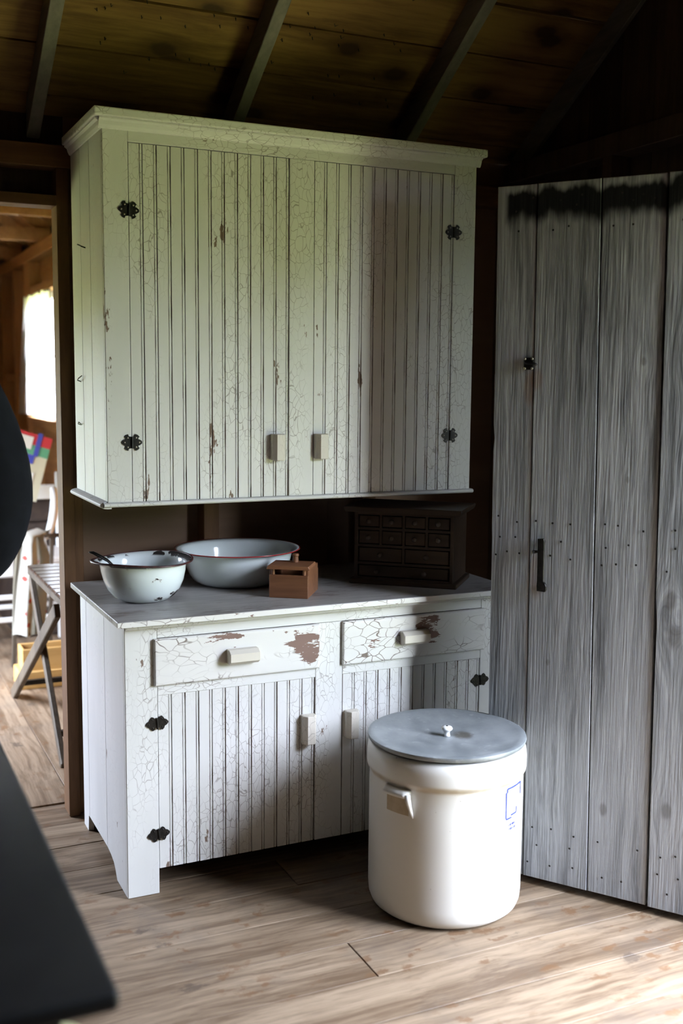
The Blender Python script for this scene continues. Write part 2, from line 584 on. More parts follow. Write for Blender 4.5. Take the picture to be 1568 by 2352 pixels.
# ---- back wall with doorway to the next room
wb = empty('wall_back', (.8, YW, 0), kind='structure')
for a, b_ in ((0.005, .9505), (.951, 1.80)):
    link('sheathing_panel', box(a, b_, YW + .0752, YW + .088, 0, 2.44), 'panel', wb)
for a, b_ in ((-2.75, -1.9), (-1.897, -1.0)):
    link('sheathing_panel', box(a, b_, YW + .075, YW + .088, 0, 2.44), 'panel', wb)
link('sheathing_panel', box(-1.0, .005, YW + .075, YW + .088, 2.06, 2.44), 'darkwood', wb)
link('wall_back_skin', box(.005, 1.80, YW + .0885, YW + .095, -.1, 2.44), 'darkwood', wb)
link('wall_back_skin', box(-2.75, -1.0, YW + .0885, YW + .095, -.1, 2.44), 'darkwood', wb)
link('post', box(-.034, .004, YW, YW + .09, 0, 2.14, .002), 'stud', wb)
link('stud', box(.006, .034, YW + .02, YW + .075, 0, 2.14, .002), 'stud', wb)
for x in (.447, 1.06, 1.66, -1.04, -1.6, -2.2):
    link('stud', box(x, x + .055, YW, YW + .075, 0, 2.14, .002), 'stud', wb)
link('header', box(-1.04, -.034, YW, YW + .09, 2.022, 2.055, .002), 'stud_h', wb)
link('top_plate', box(-2.75, 1.72, YW - .004, YW + .09, 2.14, 2.21, .003), 'stud_h', wb)

# ---- right wall (gable end) with the open doorway
wr = empty('wall_right', (XR, -1, 0), kind='structure')


def roof_z(y, off=0.0):
    return 2.37 + .6494 * (.64 - y) + off if y > -2 else 2.37 + .6494 * (y + 4.64) + off


yy = .75
k = 0
while yy > -4.6:
    y0 = max(yy - .165, -4.64)
    segs = [(-.03, min(roof_z(yy), roof_z(y0)))]
    a, b_ = y0, yy
    if b_ > DOOR_Y0 + .01 and a < DOOR_Y1 - .01:
        if a < DOOR_Y0:
            a = DOOR_Y0
        if b_ > DOOR_Y1:
            b_ = DOOR_Y1
        link('wall_board', prism([(a + .001, DOOR_H), (b_ - .001, DOOR_H), (b_ - .001, roof_z(b_)), (a + .001, roof_z(a))], 'X', XR, XR + .022), 'darkwood', wr)
        if y0 < a - .004:
            link('wall_board', prism([(y0 + .001, -.03), (a - .001, -.03), (a - .001, roof_z(a)), (y0 + .001, roof_z(y0))], 'X', XR, XR + .022), 'darkwood', wr)
        if yy > b_ + .004:
            link('wall_board', prism([(b_ + .001, -.03), (yy - .001, -.03), (yy - .001, roof_z(yy)), (b_ + .001, roof_z(b_))], 'X', XR, XR + .022), 'darkwood', wr)
    else:
        link('wall_board', prism([(a + .001, -.03), (b_ - .001, -.03), (b_ - .001, roof_z(b_)), (a + .001, roof_z(a))], 'X', XR, XR + .022), 'darkwood', wr)
    yy = y0
    k += 1
for poly in ([(-4.66, -.1), (DOOR_Y0, -.1), (DOOR_Y0, roof_z(DOOR_Y0)), (-2.0, roof_z(-2.0)) if DOOR_Y0 > -2 else (DOOR_Y0, roof_z(DOOR_Y0) - .001), (-4.66, 2.36)],
             [(DOOR_Y1, -.1), (.80, -.1), (.80, 2.27), (DOOR_Y1, roof_z(DOOR_Y1))],
             [(DOOR_Y0, DOOR_H), (DOOR_Y1, DOOR_H), (DOOR_Y1, roof_z(DOOR_Y1)), (-2.0, roof_z(-2.0)), (DOOR_Y0, roof_z(DOOR_Y0))]):
    link('outer_skin', prism(poly, 'X', XR + .0225, XR + .035), 'darkwood', wr)
for y in (.02, -.62, DOOR_Y1 + .002, DOOR_Y0 - .047, -2.7, -3.4, -4.0):
    link('stud', box(XR - .085, XR, y, y + .045, 0, 2.22, .002), 'darkwood', wr)
link('girt', box(XR - .085, XR, -4.6, .655, 2.22, 2.29, .003), 'darkwood', wr)
link('doorway_lintel', box(XR - .085, XR, DOOR_Y0, DOOR_Y1, DOOR_H, DOOR_H + .09, .003), 'darkwood', wr)

# ---- left and front walls of the room, behind the camera
wl = empty('wall_left', (-2.72, -2, 0), kind='structure')
yy = .66
while yy > -4.6:
    y0 = max(yy - .2, -4.64)
    link('wall_board', prism([(y0 + .001, -.03), (yy - .001, -.03), (yy - .001, roof_z(yy)), (y0 + .001, roof_z(y0))], 'X', -2.74, -2.72), 'darkwood', wl)
    yy = y0
link('outer_skin', prism([(-4.66, -.1), (.80, -.1), (.80, 2.27), (-2.0, roof_z(-2.0)), (-4.66, 2.36)], 'X', -2.755, -2.741), 'darkwood', wl)
wf = empty('wall_front', (-.5, -4.64, 0), kind='structure')
x = -2.72
while x < XR:
    x1 = min(x + .2, XR)
    link('wall_board', box(x + .001, x1 - .001, -4.66, -4.64, -.03, 2.37), 'darkwood', wf)
    x = x1

link('outer_skin', box(-2.75, XR + .03, -4.68, -4.661, -.1, 2.40), 'darkwood', wf)
# ---- roof: boards along X on rafters
ce = empty('ceiling', (-.5, -2, 2.4), kind='structure')
cosS, sinS = math.cos(math.radians(33)), math.sin(math.radians(33))
for side in (0, 1):
    yb = .825
    while yb > -2.0:
        ya = max(yb - .165, -2.0)
        for (xa, xb) in ((-2.76, .52 + .02), (.52 + .023, 1.76)) if int(yb / .165) % 2 else ((-2.76, -.73), (-.727, 1.76)):
            pts = [(ya + .003, roof_z(ya + .003)), (yb - .003, 2.37 + .6494 * (.64 - yb + .003))]
            lift = random.uniform(0, .005)
            poly = [(pts[0][0], pts[0][1] + lift), (pts[1][0], pts[1][1] + lift), (pts[1][0] + .010, pts[1][1] + .018), (pts[0][0] + .010, pts[0][1] + .018)]
            if side:
                poly = [(-4.0 - u, v) for u, v in poly]
            xm = (xa + xb) / 2
            b = prism([(u - (ya if not side else -4 - ya), v - roof_z(ya)) for u, v in poly], 'X', xa - xm, xb - xm)
            o = link('roof_board', b, 'roofboard', ce, local=True)
            o.location = Vector((xm, ya if not side else -4 - ya, roof_z(ya))) - Vector((-.5, -2, 2.4))
        yb = ya
for side in (0, 1):
    poly = [(.86, 2.37 - .6494 * .22 + .022), (-2.0, roof_z(-2) + .022), (-2.0, roof_z(-2) + .05), (.86, 2.37 - .6494 * .22 + .05)]
    if side:
        poly = [(-4 - u, v) for u, v in poly]
    link('roof_deck', prism(poly, 'X', -2.80, 1.80), 'darkwood', ce)
for x in (-2.655, -2.02, -1.385, -.75, -.115, .522, 1.166, 1.70):
    for side in (0, 1):
        w = .040 if x < 1.6 else .018
        poly = [(.70, 2.37 - .6494 * .06 - .10), (-2.0, roof_z(-2) - .10), (-2.0, roof_z(-2) - .0005), (.70, 2.37 - .6494 * .06 - .0005)]
        if side:
            poly = [(-4 - u, v) for u, v in poly]
        link('rafter', prism(poly, 'X', x, x + w, bev=.002), 'rafter', ce)
# nail points coming through the roof boards
nb = bmesh.new()
for i in range(90):
    x = random.uniform(.02, 1.1)
    y = random.choice([.33, .495, .165, .0]) + random.uniform(-.045, .06)
    z = roof_z(y)
    a = random.uniform(-.9, .9)
    p0 = Vector((x, y, z + .003))
    p1 = p0 + Vector((0, -.3, -.8)).normalized() * .012
    tube([p0, p1, p1 + Vector((math.sin(a) * .012, -.006, .004))], [.0014, .0013, .0006], 5, nb)
o = link('nail_points', nb, 'iron', ce)
o['kind'] = 'stuff'

# ================================================================== CUPBOARD (upper)
YU = .170
cup = empty('wall_cupboard', (.6, .38, 1.11), label='tall white wall cupboard with two beadboard doors, crackled paint', cat='cabinet')
UX0, UX1, UB, UT = 0.0, 1.215, 1.124, 2.195
YB = .60
for i, (a, b_) in enumerate(((YU + .018, .34), (.342, .47), (.472, YB))):
    link('side_board', box(UX0, UX0 + .018, a, b_, UB, UT, .0012), 'paint_side', cup)
link('side_board', box(UX1 - .018, UX1, YU + .018, YB, UB, UT, .0012), 'paint_side', cup)
link('stile', box(0, .072, YU, YU + .018, UB, UT, .0015), 'paint', cup)
link('stile', box(.5625, .6435, YU, YU + .018, UB, 2.1385, .0015), 'paint', cup)
link('stile', box(1.1345, UX1, YU, YU + .018, UB, UT, .0015), 'paint', cup)
link('top_rail', box(.0725, 1.134, YU, YU + .018, 2.139, UT, .0015), 'paint_h', cup)
# crown: cap board and cove strip
link('crown', box(-.026, UX1 + .026, YU - .026, YB, 2.197, 2.222, .004, 2), 'paint_h', cup)
cove = [(YU - .0005, 2.168), (YU - .004, 2.170), (YU - .008, 2.178), (YU - .011, 2.188), (YU - .018, 2.193), (YU - .018, 2.1965), (YU - .0005, 2.1965)]
link('crown_moulding', prism(cove, 'X', -.010, UX1 + .012), 'paint_h', cup)
cs = [(-.0005, 2.168), (-.004, 2.170), (-.008, 2.178), (-.011, 2.188), (-.018, 2.193), (-.018, 2.1965), (-.0005, 2.1965)]
link('crown_moulding', prism(cs, 'Y', YU - .004, YB), 'paint_side', cup)


def halfround(n, r, h):
    return [(-r * math.sin(math.pi * i / n), -h / 2 * math.cos(math.pi * i / n)) for i in range(n + 1)]


pf = [(YU + u, 1.118 + v) for u, v in halfround(8, .012, .014)]
link('bottom_moulding', prism(pf + [(YU + .016, 1.1245), (YU + .016, 1.111)], 'X', -.012, UX1 + .010), 'paint_h', cup)
ps = [(u, 1.117 + v) for u, v in halfround(8, .022, .022)]
link('bottom_moulding', prism(ps + [(.012, 1.1235), (.012, 1.106)], 'Y', YU + .004, YB), 'paint_side', cup)
link('bottom_panel', box(.014, UX1 - .002, YU + .018, YB, 1.112, 1.123), 'paint_in', cup)
link('back_panel', box(.018, UX1 - .018, YB - .008, YB, UB, UT), 'paint_in', cup)
link('shelf', box(.018, UX1 - .018, YU + .05, YB - .01, 1.62, 1.635), 'paint_in', cup)


def beadboard(w, h, t=.014):
    """one tongue-and-groove board with a bead on its right edge; front faces -Y"""
    prof = [(0.0003, .002), (.0010, 0), (w - .0098, 0), (w - .0091, .0028), (w - .0085, .0028), (w - .0077, .0008), (w - .0055, .0001), (w - .0030, .0008), (w - .0020, .0032), (w - .0003, .0032)]
    b = bmesh.new()
    n = len(prof)
    A = [b.verts.new((x_, y_, 0)) for x_, y_ in prof]
    B = [b.verts.new((x_, y_, h)) for x_, y_ in prof]
    C = [b.verts.new((prof[-1][0], t, 0)), b.verts.new((prof[0][0], t, 0))]
    D = [b.verts.new((prof[-1][0], t, h)), b.verts.new((prof[0][0], t, h))]
    a, d = A + C, B + D
    for i in range(n + 2):
        j = (i + 1) % (n + 2)
        f = b.faces.new((a[i], a[j], d[j], d[i]))
        f.material_index = 1 if i in (2, 3, 4, 7, 8, 0) else 0
    b.faces.new(a[::-1])
    b.faces.new(d)
    return b


def bead_door(parent, x0, x1, z0, z1, yf, n=12):
    d = bpy.data.objects.new('door', None)
    COL.objects.link(d)
    d.parent = parent
    d.empty_display_size = .03
    base = WM[parent.name].translation
    d.location = Vector((x0, yf, z0)) - base
    WM[d.name] = Matrix.Translation((x0, yf, z0))
    w = (x1 - x0) / n
    first = None
    for i in range(n):
        off = random.uniform(0, .0009)
        hh = z1 - z0
        if first is None:
            first = link('board', beadboard(w, hh), ['paint', 'paint_groove'], d, local=True)
            o = first
        else:
            o = first.copy()
            COL.objects.link(o)
            o.parent = d
        o.location = (i * w, off, 0)
    link('door_back', box(x0 + .004, x1 - .004, yf + .0145, yf + .018, z0 + .004, z1 - .004), 'paint_in', d)
    return d


def pull(parent, cx, cz, yf, length, horiz):
    """chamfered block pull"""
    w, dp = .043, .034
    prof = [(-w / 2, 0), (-w / 2, -dp * .55), (-w * .27, -dp), (w * .27, -dp), (w / 2, -dp * .55), (w / 2, 0)]
    b = bmesh.new()
    if horiz:
        poly = [(yf + v, cz + u) for u, v in prof]
        prism(poly, 'X', cx - length / 2, cx + length / 2, b, bev=.002)
    else:
        poly = [(cx + u, yf + v) for u, v in prof]
        prism(poly, 'Z', cz - length / 2, cz + length / 2, b, bev=.002)
    return link('pull', b, 'paint_pull', parent)


def hinge(parent, cx, cz, yf, style, tilt=0.0):
    """two pierced leaves on a knuckle; style 'flower' (six lobes) or 'leaf' (trefoil)"""
    root = None
    ct, st_ = math.cos(tilt), math.sin(tilt)

    def T(u, v):
        return (cx + u * ct - v * st_, cz + u * st_ + v * ct)
    if style == 'flower':
        half = [(.003, .017), (.009, .018), (.011, .024), (.017, .022), (.0225, .016), (.019, .0135), (.0185, .0095), (.0225, .0085), (.029, .004), (.030, 0),
                (.029, -.004), (.0225, -.0085), (.0185, -.0095), (.019, -.0135), (.0225, -.016), (.017, -.022), (.011, -.024), (.009, -.018), (.003, -.017)]
        scr = [(.0125, .0135), (.0215, 0), (.0125, -.0135)]
    else:
        half = [(.002, .012), (.006, .0125), (.009, .0185), (.0145, .0205), (.019, .0165), (.0215, .0105), (.028, .0075), (.0325, .002), (.0325, -.002),
                (.028, -.0075), (.0215, -.0105), (.019, -.0165), (.0145, -.0205), (.009, -.0185), (.006, -.0125), (.002, -.012)]
        scr = [(.0135, .012), (.025, 0), (.0135, -.012)]
    for sgn in (-1, 1):
        poly = [T(sgn * u, v) for u, v in half]
        if sgn < 0:
            poly = poly[::-1]
        b = prism(poly, 'Y', yf - .003, yf)
        fr = [f for f in b.faces if f.normal.length == 0 or True]
        o = link('hinge', b, 'iron', parent)
        if root is None:
            root = o
            kb = tube([(T(0, -.0165)[0], yf - .0035, T(0, -.0165)[1]), (T(0, .0165)[0], yf - .0035, T(0, .0165)[1])], .0032, 8)
            link('knuckle', kb, 'iron', o)
            bb = bmesh.new()
            for s2 in (-1, 1):
                for u, v in scr:
                    a_, c_ = T(s2 * u, v)
                    vsx = bmesh.ops.create_uvsphere(bb, u_segments=8, v_segments=5, radius=.0026)['verts']
                    for q in vsx:
                        q.co = Vector((a_ + q.co.x, yf - .003 + q.co.y * .5, c_ + q.co.z))
            so = link('screw_heads', bb, 'iron' if style == 'leaf' else 'screw', o, smooth=True)
            so['kind'] = 'stuff'
    return root


d1 = bead_door(cup, .0735, .5610, 1.1255, 2.1370, YU + .001)
d2 = bead_door(cup, .6450, 1.1330, 1.1255, 2.1370, YU + .001)
pull(d1, .523, 1.277, YU + .001, .080, False)
pull(d2, .668, 1.277, YU + .001, .078, False)
for cx, cz, tl in ((.0725, 1.953, -.05), (.0725, 1.298, 0), (1.133, 1.958, .02), (1.1335, 1.304, 0)):
    hinge(cup, cx, cz, YU, 'flower', tl)
# bent nails in the left side
link('nail', tube([(.0, .405, 1.868), (-.010, .41, 1.872), (-.014, .44, 1.880), (-.013, .455, 1.882)], .0022, 6), 'iron', cup)
link('nail', tube([(.0, .505, 1.470), (-.012, .50, 1.474), (-.015, .47, 1.480), (-.008, .455, 1.488)], .0018, 6), 'iron', cup)
link('nail', tube([(.0, .515, 1.335), (-.010, .51, 1.338), (-.014, .485, 1.345), (-.008, .47, 1.338)], .0015, 6), 'iron', cup)

# ================================================================== BASE CABINET
bc = empty('base_cabinet', (.62, .3, 0), label='low white crackled kitchen cabinet with two drawers and beadboard doors', cat='cabinet')
BW = 1.245
BD = .585
foot = [(.0, 0), (.13, 0), (.150, .026), (.170, .041), (.205, .051), (.25, .055), (.515, .056), (.522, 0), (BD, 0)]


def side_panel(xa, xb, mat):
    b1 = [(.018, 0), (.13, 0), (.150, .026), (.170, .041), (.205, .051), (.249, .055), (.249, .80), (.018, .80)]
    b2 = [(.251, .055), (.498, .056), (.498, .80), (.251, .80)]
    b3 = [(.500, .056), (.515, .056), (.522, 0), (BD, 0), (BD, .80), (.500, .80)]
    for pts in (b1, b2, b3):
        link('side_board', prism(pts, 'X', xa, xb, bev=.0008), mat, bc)


side_panel(0, .018, 'paint_side')
side_panel(BW - .018, BW, 'paint_side')
link('stile', box(0, .0926, 0, .018, 0, .80, .0015), 'paint', bc)
link('stile', box(.5820, .6712, 0, .018, .074, .7545, .0015), 'paint', bc)
link('stile', box(1.1660, BW, 0, .018, 0, .80, .0015), 'paint', bc)
link('top_rail', box(.0932, 1.1654, 0, .018, .7555, .80, .0012), 'paint_h', bc)
link('drawer_rail', box(.0932, .5814, 0, .018, .589, .628, .0012), 'paint_h', bc)
link('drawer_rail', box(.6718, 1.1654, 0, .018, .589, .628, .0012), 'paint_h', bc)
link('countertop', box(-.028, BW + .028, -.046, .60, .802, .820, .003, 2), ['counter'], bc)
link('countertop_edge', box(-.0285, BW + .0285, -.0475, -.0462, .8035, .8185), 'paint_drawer', bc)
link('counter_lip', box(-.004, BW + .004, -.020, -.0005, .788, .8018, .003), 'paint_h', bc)
link('bottom_panel', box(.018, BW - .018, .018, BD - .01, .076, .088), 'paint_in', bc)
link('back_panel', box(.018, BW - .018, BD - .010, BD, .06, .80), 'paint_in', bc)
link('partition', box(.618, .636, .0185, BD - .01, .088, .80), 'paint_in', bc)


def drawer(x0, x1, z0, z1, pcx, pcz):
    b = bmesh.new()
    box(x0, x1, -.013, -.0003, z0, z1, bm=b)
    fr = [e for e in b.edges if all(v.co.y < -.01 for v in e.verts)]
    bmesh.ops.bevel(b, geom=fr, offset=.007, segments=3, affect='EDGES', profile=.6)
    d = link('drawer', b, 'paint_drawer', bc)
    link('drawer_box', box(x0 + .02, x1 - .02, .0, .45, z0 + .012, z1 - .012), 'paint_in', d)
    pull(d, pcx, pcz, -.013, .093, True)


drawer(.0820, .5905, .6195, .7545, .341, .686)
drawer(.6680, 1.1730, .6195, .7545, .908, .688)
e1 = bead_door(bc, .0940, .5800, .0745, .5885, .0015)
e2 = bead_door(bc, .6732, 1.1650, .0745, .5885, .0015)
pull(e1, .556, .4345, .0015, .088, False)
pull(e2, .701, .4325, .0015, .086, False)
for cx, cz, tl in ((.0905, .509, .06), (.0915, .179, .10), (1.1665, .517, .03), (1.1665, .185, .0)):
    hinge(bc, cx, cz, 0, 'leaf', tl)

# ================================================================== OPEN PLANK DOOR
A = Vector((1.096, -.366, 0))
ang = math.atan2(-.825, .565)
pd = empty('door_1', A, ang, kind='structure')


def tplank(pts_l, pts_r, z0=.022, z1=2.028, y0=0.0, y1=.028):
    """plank between two edge polylines given as (x,z)"""
    poly = pts_l + pts_r[::-1]
    return prism(poly, 'Y', y0, y1, bev=.0018)


def edge(xb, xt, wig=()):
    out = [(xb, .022)]
    for z, dx in wig:
        out.append((xb + (xt - xb) * (z - .022) / 2.006 + dx, z))
    out.append((xt, 2.028))
    return out


edges = [
    (edge(-.1145, -.132, ((.62, 0), (1.02, 0), (1.03, .003), (1.05, .0), (1.24, .0), (1.28, .0), (1.32, .005), (1.36, 0), (1.5, .002), (1.51, 0))), edge(.0015, -.0165)),
    (edge(.0050, -.0125), edge(.1985, .166)),
    (edge(.2015, .1695), edge(.3680, .3405)),
    (edge(.3755, .3475, ((.6, .001), (.83, .003), (.9, -.001))), edge(.535, .515)),
    (edge(.538, .518), edge(.648, .642)),
    (edge(.651, .645), edge(.745, .745)),
]
for i, (l_, r_) in enumerate(edges):
    b = tplank(l_, r_, y0=random.uniform(-.001, .001) - (.004 if i == 3 else 0))
    link('plank', b, 'grey', pd, local=True)
for z in (.14, 1.05, 1.93):
    link('batten', box(-.09, .73, .0285, .052, z - .06, z + .06, .003), 'grey', pd, local=True)
for (xb, xt) in ((.003, -.0145), (.200, .1675), (.372, .344), (.5365, .5165), (.6495, .6435)):
    for za, zb in ((.024, .078), (.202, .988), (1.112, 1.868), (1.992, 2.026)):
        xa_, xb_ = xb + (xt - xb) * za / 2.028, xb + (xt - xb) * zb / 2.028
        link('seam_strip', prism([(xa_ - .012, za), (xa_ + .012, za), (xb_ + .012, zb), (xb_ - .012, zb)], 'Y', .0295, .036), 'grey', pd, local=True)
for z in (.35, 1.70):
    link('strap_hinge', tube([(.42, .056, z), (.70, .056, z), (.76, .050, z), (.875, .020, z)], [.014, .014, .012, .010], 8, flat=.3), 'iron', pd, local=True)
# ring-latch plate
lt = link('latch', box(-.0385, -.008, -.006, -.0005, 1.516, 1.551, .003, 2), 'iron', pd, local=True)
lb = bmesh.new()
for u in (-.034, -.0125):
    for v in (1.520, 1.547):
        vv = bmesh.ops.create_uvsphere(lb, u_segments=8, v_segments=6, radius=.0038)['verts']
        for q in vv:
            q.co = Vector((u + q.co.x, -.006 + q.co.y * .6, v + q.co.z))
o = link('screw_heads', lb, 'screw', lt, smooth=True, local=True)
o['kind'] = 'stuff'
link('latch_bolt', tube([(-.032, -.012, 1.5335), (-.005, -.012, 1.5335), (.004, -.012, 1.530)], .0035, 8), 'iron', lt, smooth=True, local=True)
# strap handle
hb = bmesh.new()
strap = [(.026, 1.040), (.045, 1.042), (.047, 1.034), (.0445, .922), (.046, .916), (.053, .913), (.0565, .905), (.0565, .893), (.052, .888), (.028, .889), (.0275, .905), (.0285, .92)]
prism(strap, 'Y', -.024, -.017, hb, bev=.0015)
hd = link('handle', hb, 'iron', pd, local=True)
link('handle_post', box(.030, .042, -.017, -.0005, 1.02, 1.036, .002), 'iron', hd, local=True)
link('handle_post', box(.034, .050, -.017, -.0005, .892, .908, .002), 'iron', hd, local=True)
link('thumb_lever', tube([(.010, -.003, .998), (.014, -.012, 1.000), (.028, -.016, 1.002)], [.006, .0045, .004], 8), 'iron', hd, smooth=True, local=True)
# nails driven through the planks
nb = bmesh.new()


def nail_at(x_, z_, r=.0032):
    vv = bmesh.ops.create_cone(nb, cap_ends=True, segments=8, radius1=r, radius2=r * .7, depth=.002)['verts']
    for q in vv:
        q.co = Vector((x_ + q.co.x, -.0055 + q.co.z * .8 if .37 < x_ < .52 else -.0018 + q.co.z * .8, z_ + q.co.y))


for z_, xs in ((1.088, (-.10, -.045, .018, .062, .118, .185 + .03, .255, .315, .40, .46)), (1.035, (-.095, -.055, .09, .22, .285, .41, .47)),
               (.985, (-.108, -.072, -.04, .056, .112, .205, .245, .30, .39, .45)), (.18, (.03, .09, .15, .225, .34, .41, .45)),
               (.13, (.045, .14, .40, .46)), (.075, (.02, .09, .155, .24, .30, .43)), (1.905, (-.06, .03, .08, .2, .26, .39)),
               (1.985, (-.03, .05, .12, .22, .28, .38, .44)), (1.96, (-.08, .02, .1, .25, .31, .42))):
    for x_ in xs:
        nail_at(x_ + random.uniform(-.006, .006), z_ + random.uniform(-.008, .008))
o = link('nail_heads', nb, 'iron', pd, local=True)
o['kind'] = 'stuff'

# ================================================================== CROCK AND LID
CX, CY, CR, CH = .835, -.353, .221, .480


def crock_mat():
    s = NT('cream_stoneware_glaze')
    o = s.n('TexCoord').outputs['Object']
    n = s.noise(o, 5, 4).outputs['Fac']
    col = s.mix(n, (.70, .675, .63), (.77, .75, .72))
    z = s.n('SeparateXYZ', {0: o}).outputs[2]
    band = s.math('MULTIPLY', s.ramp(z, .386, .396), s.ramp(z, .402, .416, 1, 0))
    nb_ = s.noise(o, 14, 3).outputs['Fac']
    col = s.mix(s.math('MULTIPLY', band, s.ramp(nb_, .3, .7, .35, .85)), col, (.48, .36, .22))
    v = s.n('TexVoronoi', {'Vector': o, 'Scale': 45.0}, feature='F1').outputs['Distance']
    w_ = s.noise(o, 6, 2).outputs['Fac']
    pit = s.math('MULTIPLY', s.ramp(v, .06, .12, 1, 0), s.ramp(w_, .55, .65))
    col = s.mix(s.math('MULTIPLY', pit, .55), col, (.2, .16, .12))
    s.set(base_color=col, roughness=.28)
    s.b.inputs['Specular IOR Level'].default_value = .45
    s.bump(s.math('SUBTRACT', s.math('MULTIPLY', n, .6), pit), .25, .002)
    return s.m


M['crock'] = crock_mat()
ck = empty('stoneware_crock', (CX, CY, 0), label='large cream stoneware crock standing on the floor beside the plank door', cat='crock')
R = .2185
prof = [(0, 0), (R - .035, 0), (R - .020, .004), (R - .008, .014), (R - .002, .030), (R, .055), (R, .34), (R - .001, .392), (R + .001, .398), (R + .0065, .405), (R + .0075, .412), (R + .0075, .440), (R + .005, .462), (R - .003, .472), (R - .014, .474),
        (R - .022, .468), (R - .024, .44), (R - .024, .06), (R - .04, .035), (0, .03)]
link('body', lathe(prof, seg=96), 'crock', ck, smooth=True, local=True)


def cyl(a, r, z):
    return (r * math.cos(a), r * math.sin(a), z)


# lug handles: a ledge under the rim, bare clay patch below whose tan also paints the hollow's shade, one cheek at its end
M['clay'] = mottled('tan_clay_and_shade', (.42, .33, .22), (.52, .42, .30), 20, .7)
for ac in (math.radians(203), math.radians(23)):
    hb = bmesh.new()
    n, half = 16, .195
    ringsA = []
    for i in range(n + 1):
        a = ac - half + 2 * half * i / n
        e = .25 + .75 * min(1, (1 - abs(2 * i / n - 1)) * 5)
        out = .024 * e
        ringsA.append([hb.verts.new(cyl(a, R - .004, .391)), hb.verts.new(cyl(a, R + out * .6, .389)), hb.verts.new(cyl(a, R + out, .381)),
                       hb.verts.new(cyl(a, R + out * .95, .373)), hb.verts.new(cyl(a, R + out * .5, .370)), hb.verts.new(cyl(a, R - .004, .371))])
    for a_, b_ in zip(ringsA, ringsA[1:]):
        for i in range(6):
            j = (i + 1) % 6
            hb.faces.new((a_[i], a_[j], b_[j], b_[i]))
    hb.faces.new(ringsA[0][::-1])
    hb.faces.new(ringsA[-1])
    hn = link('lug_handle', hb, 'crock', ck, smooth=True, local=True)
    pa = [cyl(ac + half * (.90 + .06 * k_), R + d_, z_) for k_, (d_, z_) in enumerate(((.013, .382), (.014, .366), (.009, .346), (.003, .328), (-.001, .314)))]
    link('handle_cheek', tube(pa, [.008, .0085, .0065, .0045, .002], 8), 'crock', hn, smooth=True, local=True)
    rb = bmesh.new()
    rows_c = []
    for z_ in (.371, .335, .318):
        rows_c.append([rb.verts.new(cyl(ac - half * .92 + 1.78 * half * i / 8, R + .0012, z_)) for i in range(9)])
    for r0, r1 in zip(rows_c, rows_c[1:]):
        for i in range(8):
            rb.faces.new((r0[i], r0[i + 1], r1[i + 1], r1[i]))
    link('clay_shade_patch', rb, 'clay', hn, smooth=True, local=True)['label'] = 'bare tan clay patch, also colouring in the shade under the handle'
# faded blue print: bracketed panel with rows of small marks
M['blue'] = plain('faded_blue_print', (.05, .07, .30), .4).m
pb = bmesh.new()
pa0 = math.radians(300)


def mark(a0, a1, z0, z1):
    n_ = max(1, int((a1 - a0) / .03))
    for i_ in range(n_):
        b0_, b1_ = a0 + (a1 - a0) * i_ / n_, a0 + (a1 - a0) * (i_ + 1) / n_
        V = [pb.verts.new(cyl(a, R + .0008, z)) for a, z in ((b0_, z0), (b1_, z0), (b1_, z1), (b0_, z1))]
        pb.faces.new(V)


def seg_line(pts, w=.005):
    for (a0, z0), (a1, z1) in zip(pts, pts[1:]):
        if abs(z1 - z0) > abs(a1 - a0) * R:
            mark(min(a0, a1) - w / R / 2, max(a0, a1) + w / R / 2, min(z0, z1), max(z0, z1))
        else:
            mark(min(a0, a1), max(a0, a1), min(z0, z1) - w / 2, max(z0, z1) + w / 2)


aL, aR = pa0 - .21, pa0 + .16
seg_line([(aL, .376), (aL, .302)])
seg_line([(aL + .02, .385), (aR, .385)])
seg_line([(aL, .300), (aL + .12, .300)])
seg_line([(aL + .10, .307), (aL + .24, .307)])
seg_line([(aL + .24, .307), (aL + .24, .324)])
seg_line([(aR, .350), (aR, .386)])
seg_line([(aL + .02, .385), (aL + .02, .374)])
for r_ in range(2):
    for c_ in range(7):
        a = aL + .06 + c_ * .024
        z = .281 - r_ * .012
        mark(a, a + random.uniform(.008, .017), z - .004, z + .003)
link('printed_mark', pb, 'blue', ck, local=True)['label'] = 'faded blue printed panel mark'


def lid_mat():
    s = NT('dull_galvanised_tin')
    o = s.n('TexCoord').outputs['Object']
    n = s.noise(o, 9, 7, .65).outputs['Fac']
    n2 = s.noise(o, 40, 4).outputs['Fac']
    col = s.mix(s.ramp(n, .3, .7), (.21, .23, .245), (.34, .36, .375))
    col = s.mix(s.ramp(n2, .6, .75, 0, .5), col, (.45, .47, .49))
    d = s.n('VectorMath', {0: o, 1: (.045, -.015, .0)}, operation='DISTANCE').outputs['Value']
    d = s.math('ADD', d, s.math('MULTIPLY', n2, .03))
    col = s.mix(s.ramp(d, .035, .055, .8, 0), col, (.10, .085, .06))
    s.set(base_color=col, roughness=s.ramp(n, .3, .7, .38, .55), metallic=.35)
    s.bump(n2, .12, .001)
    return s.m


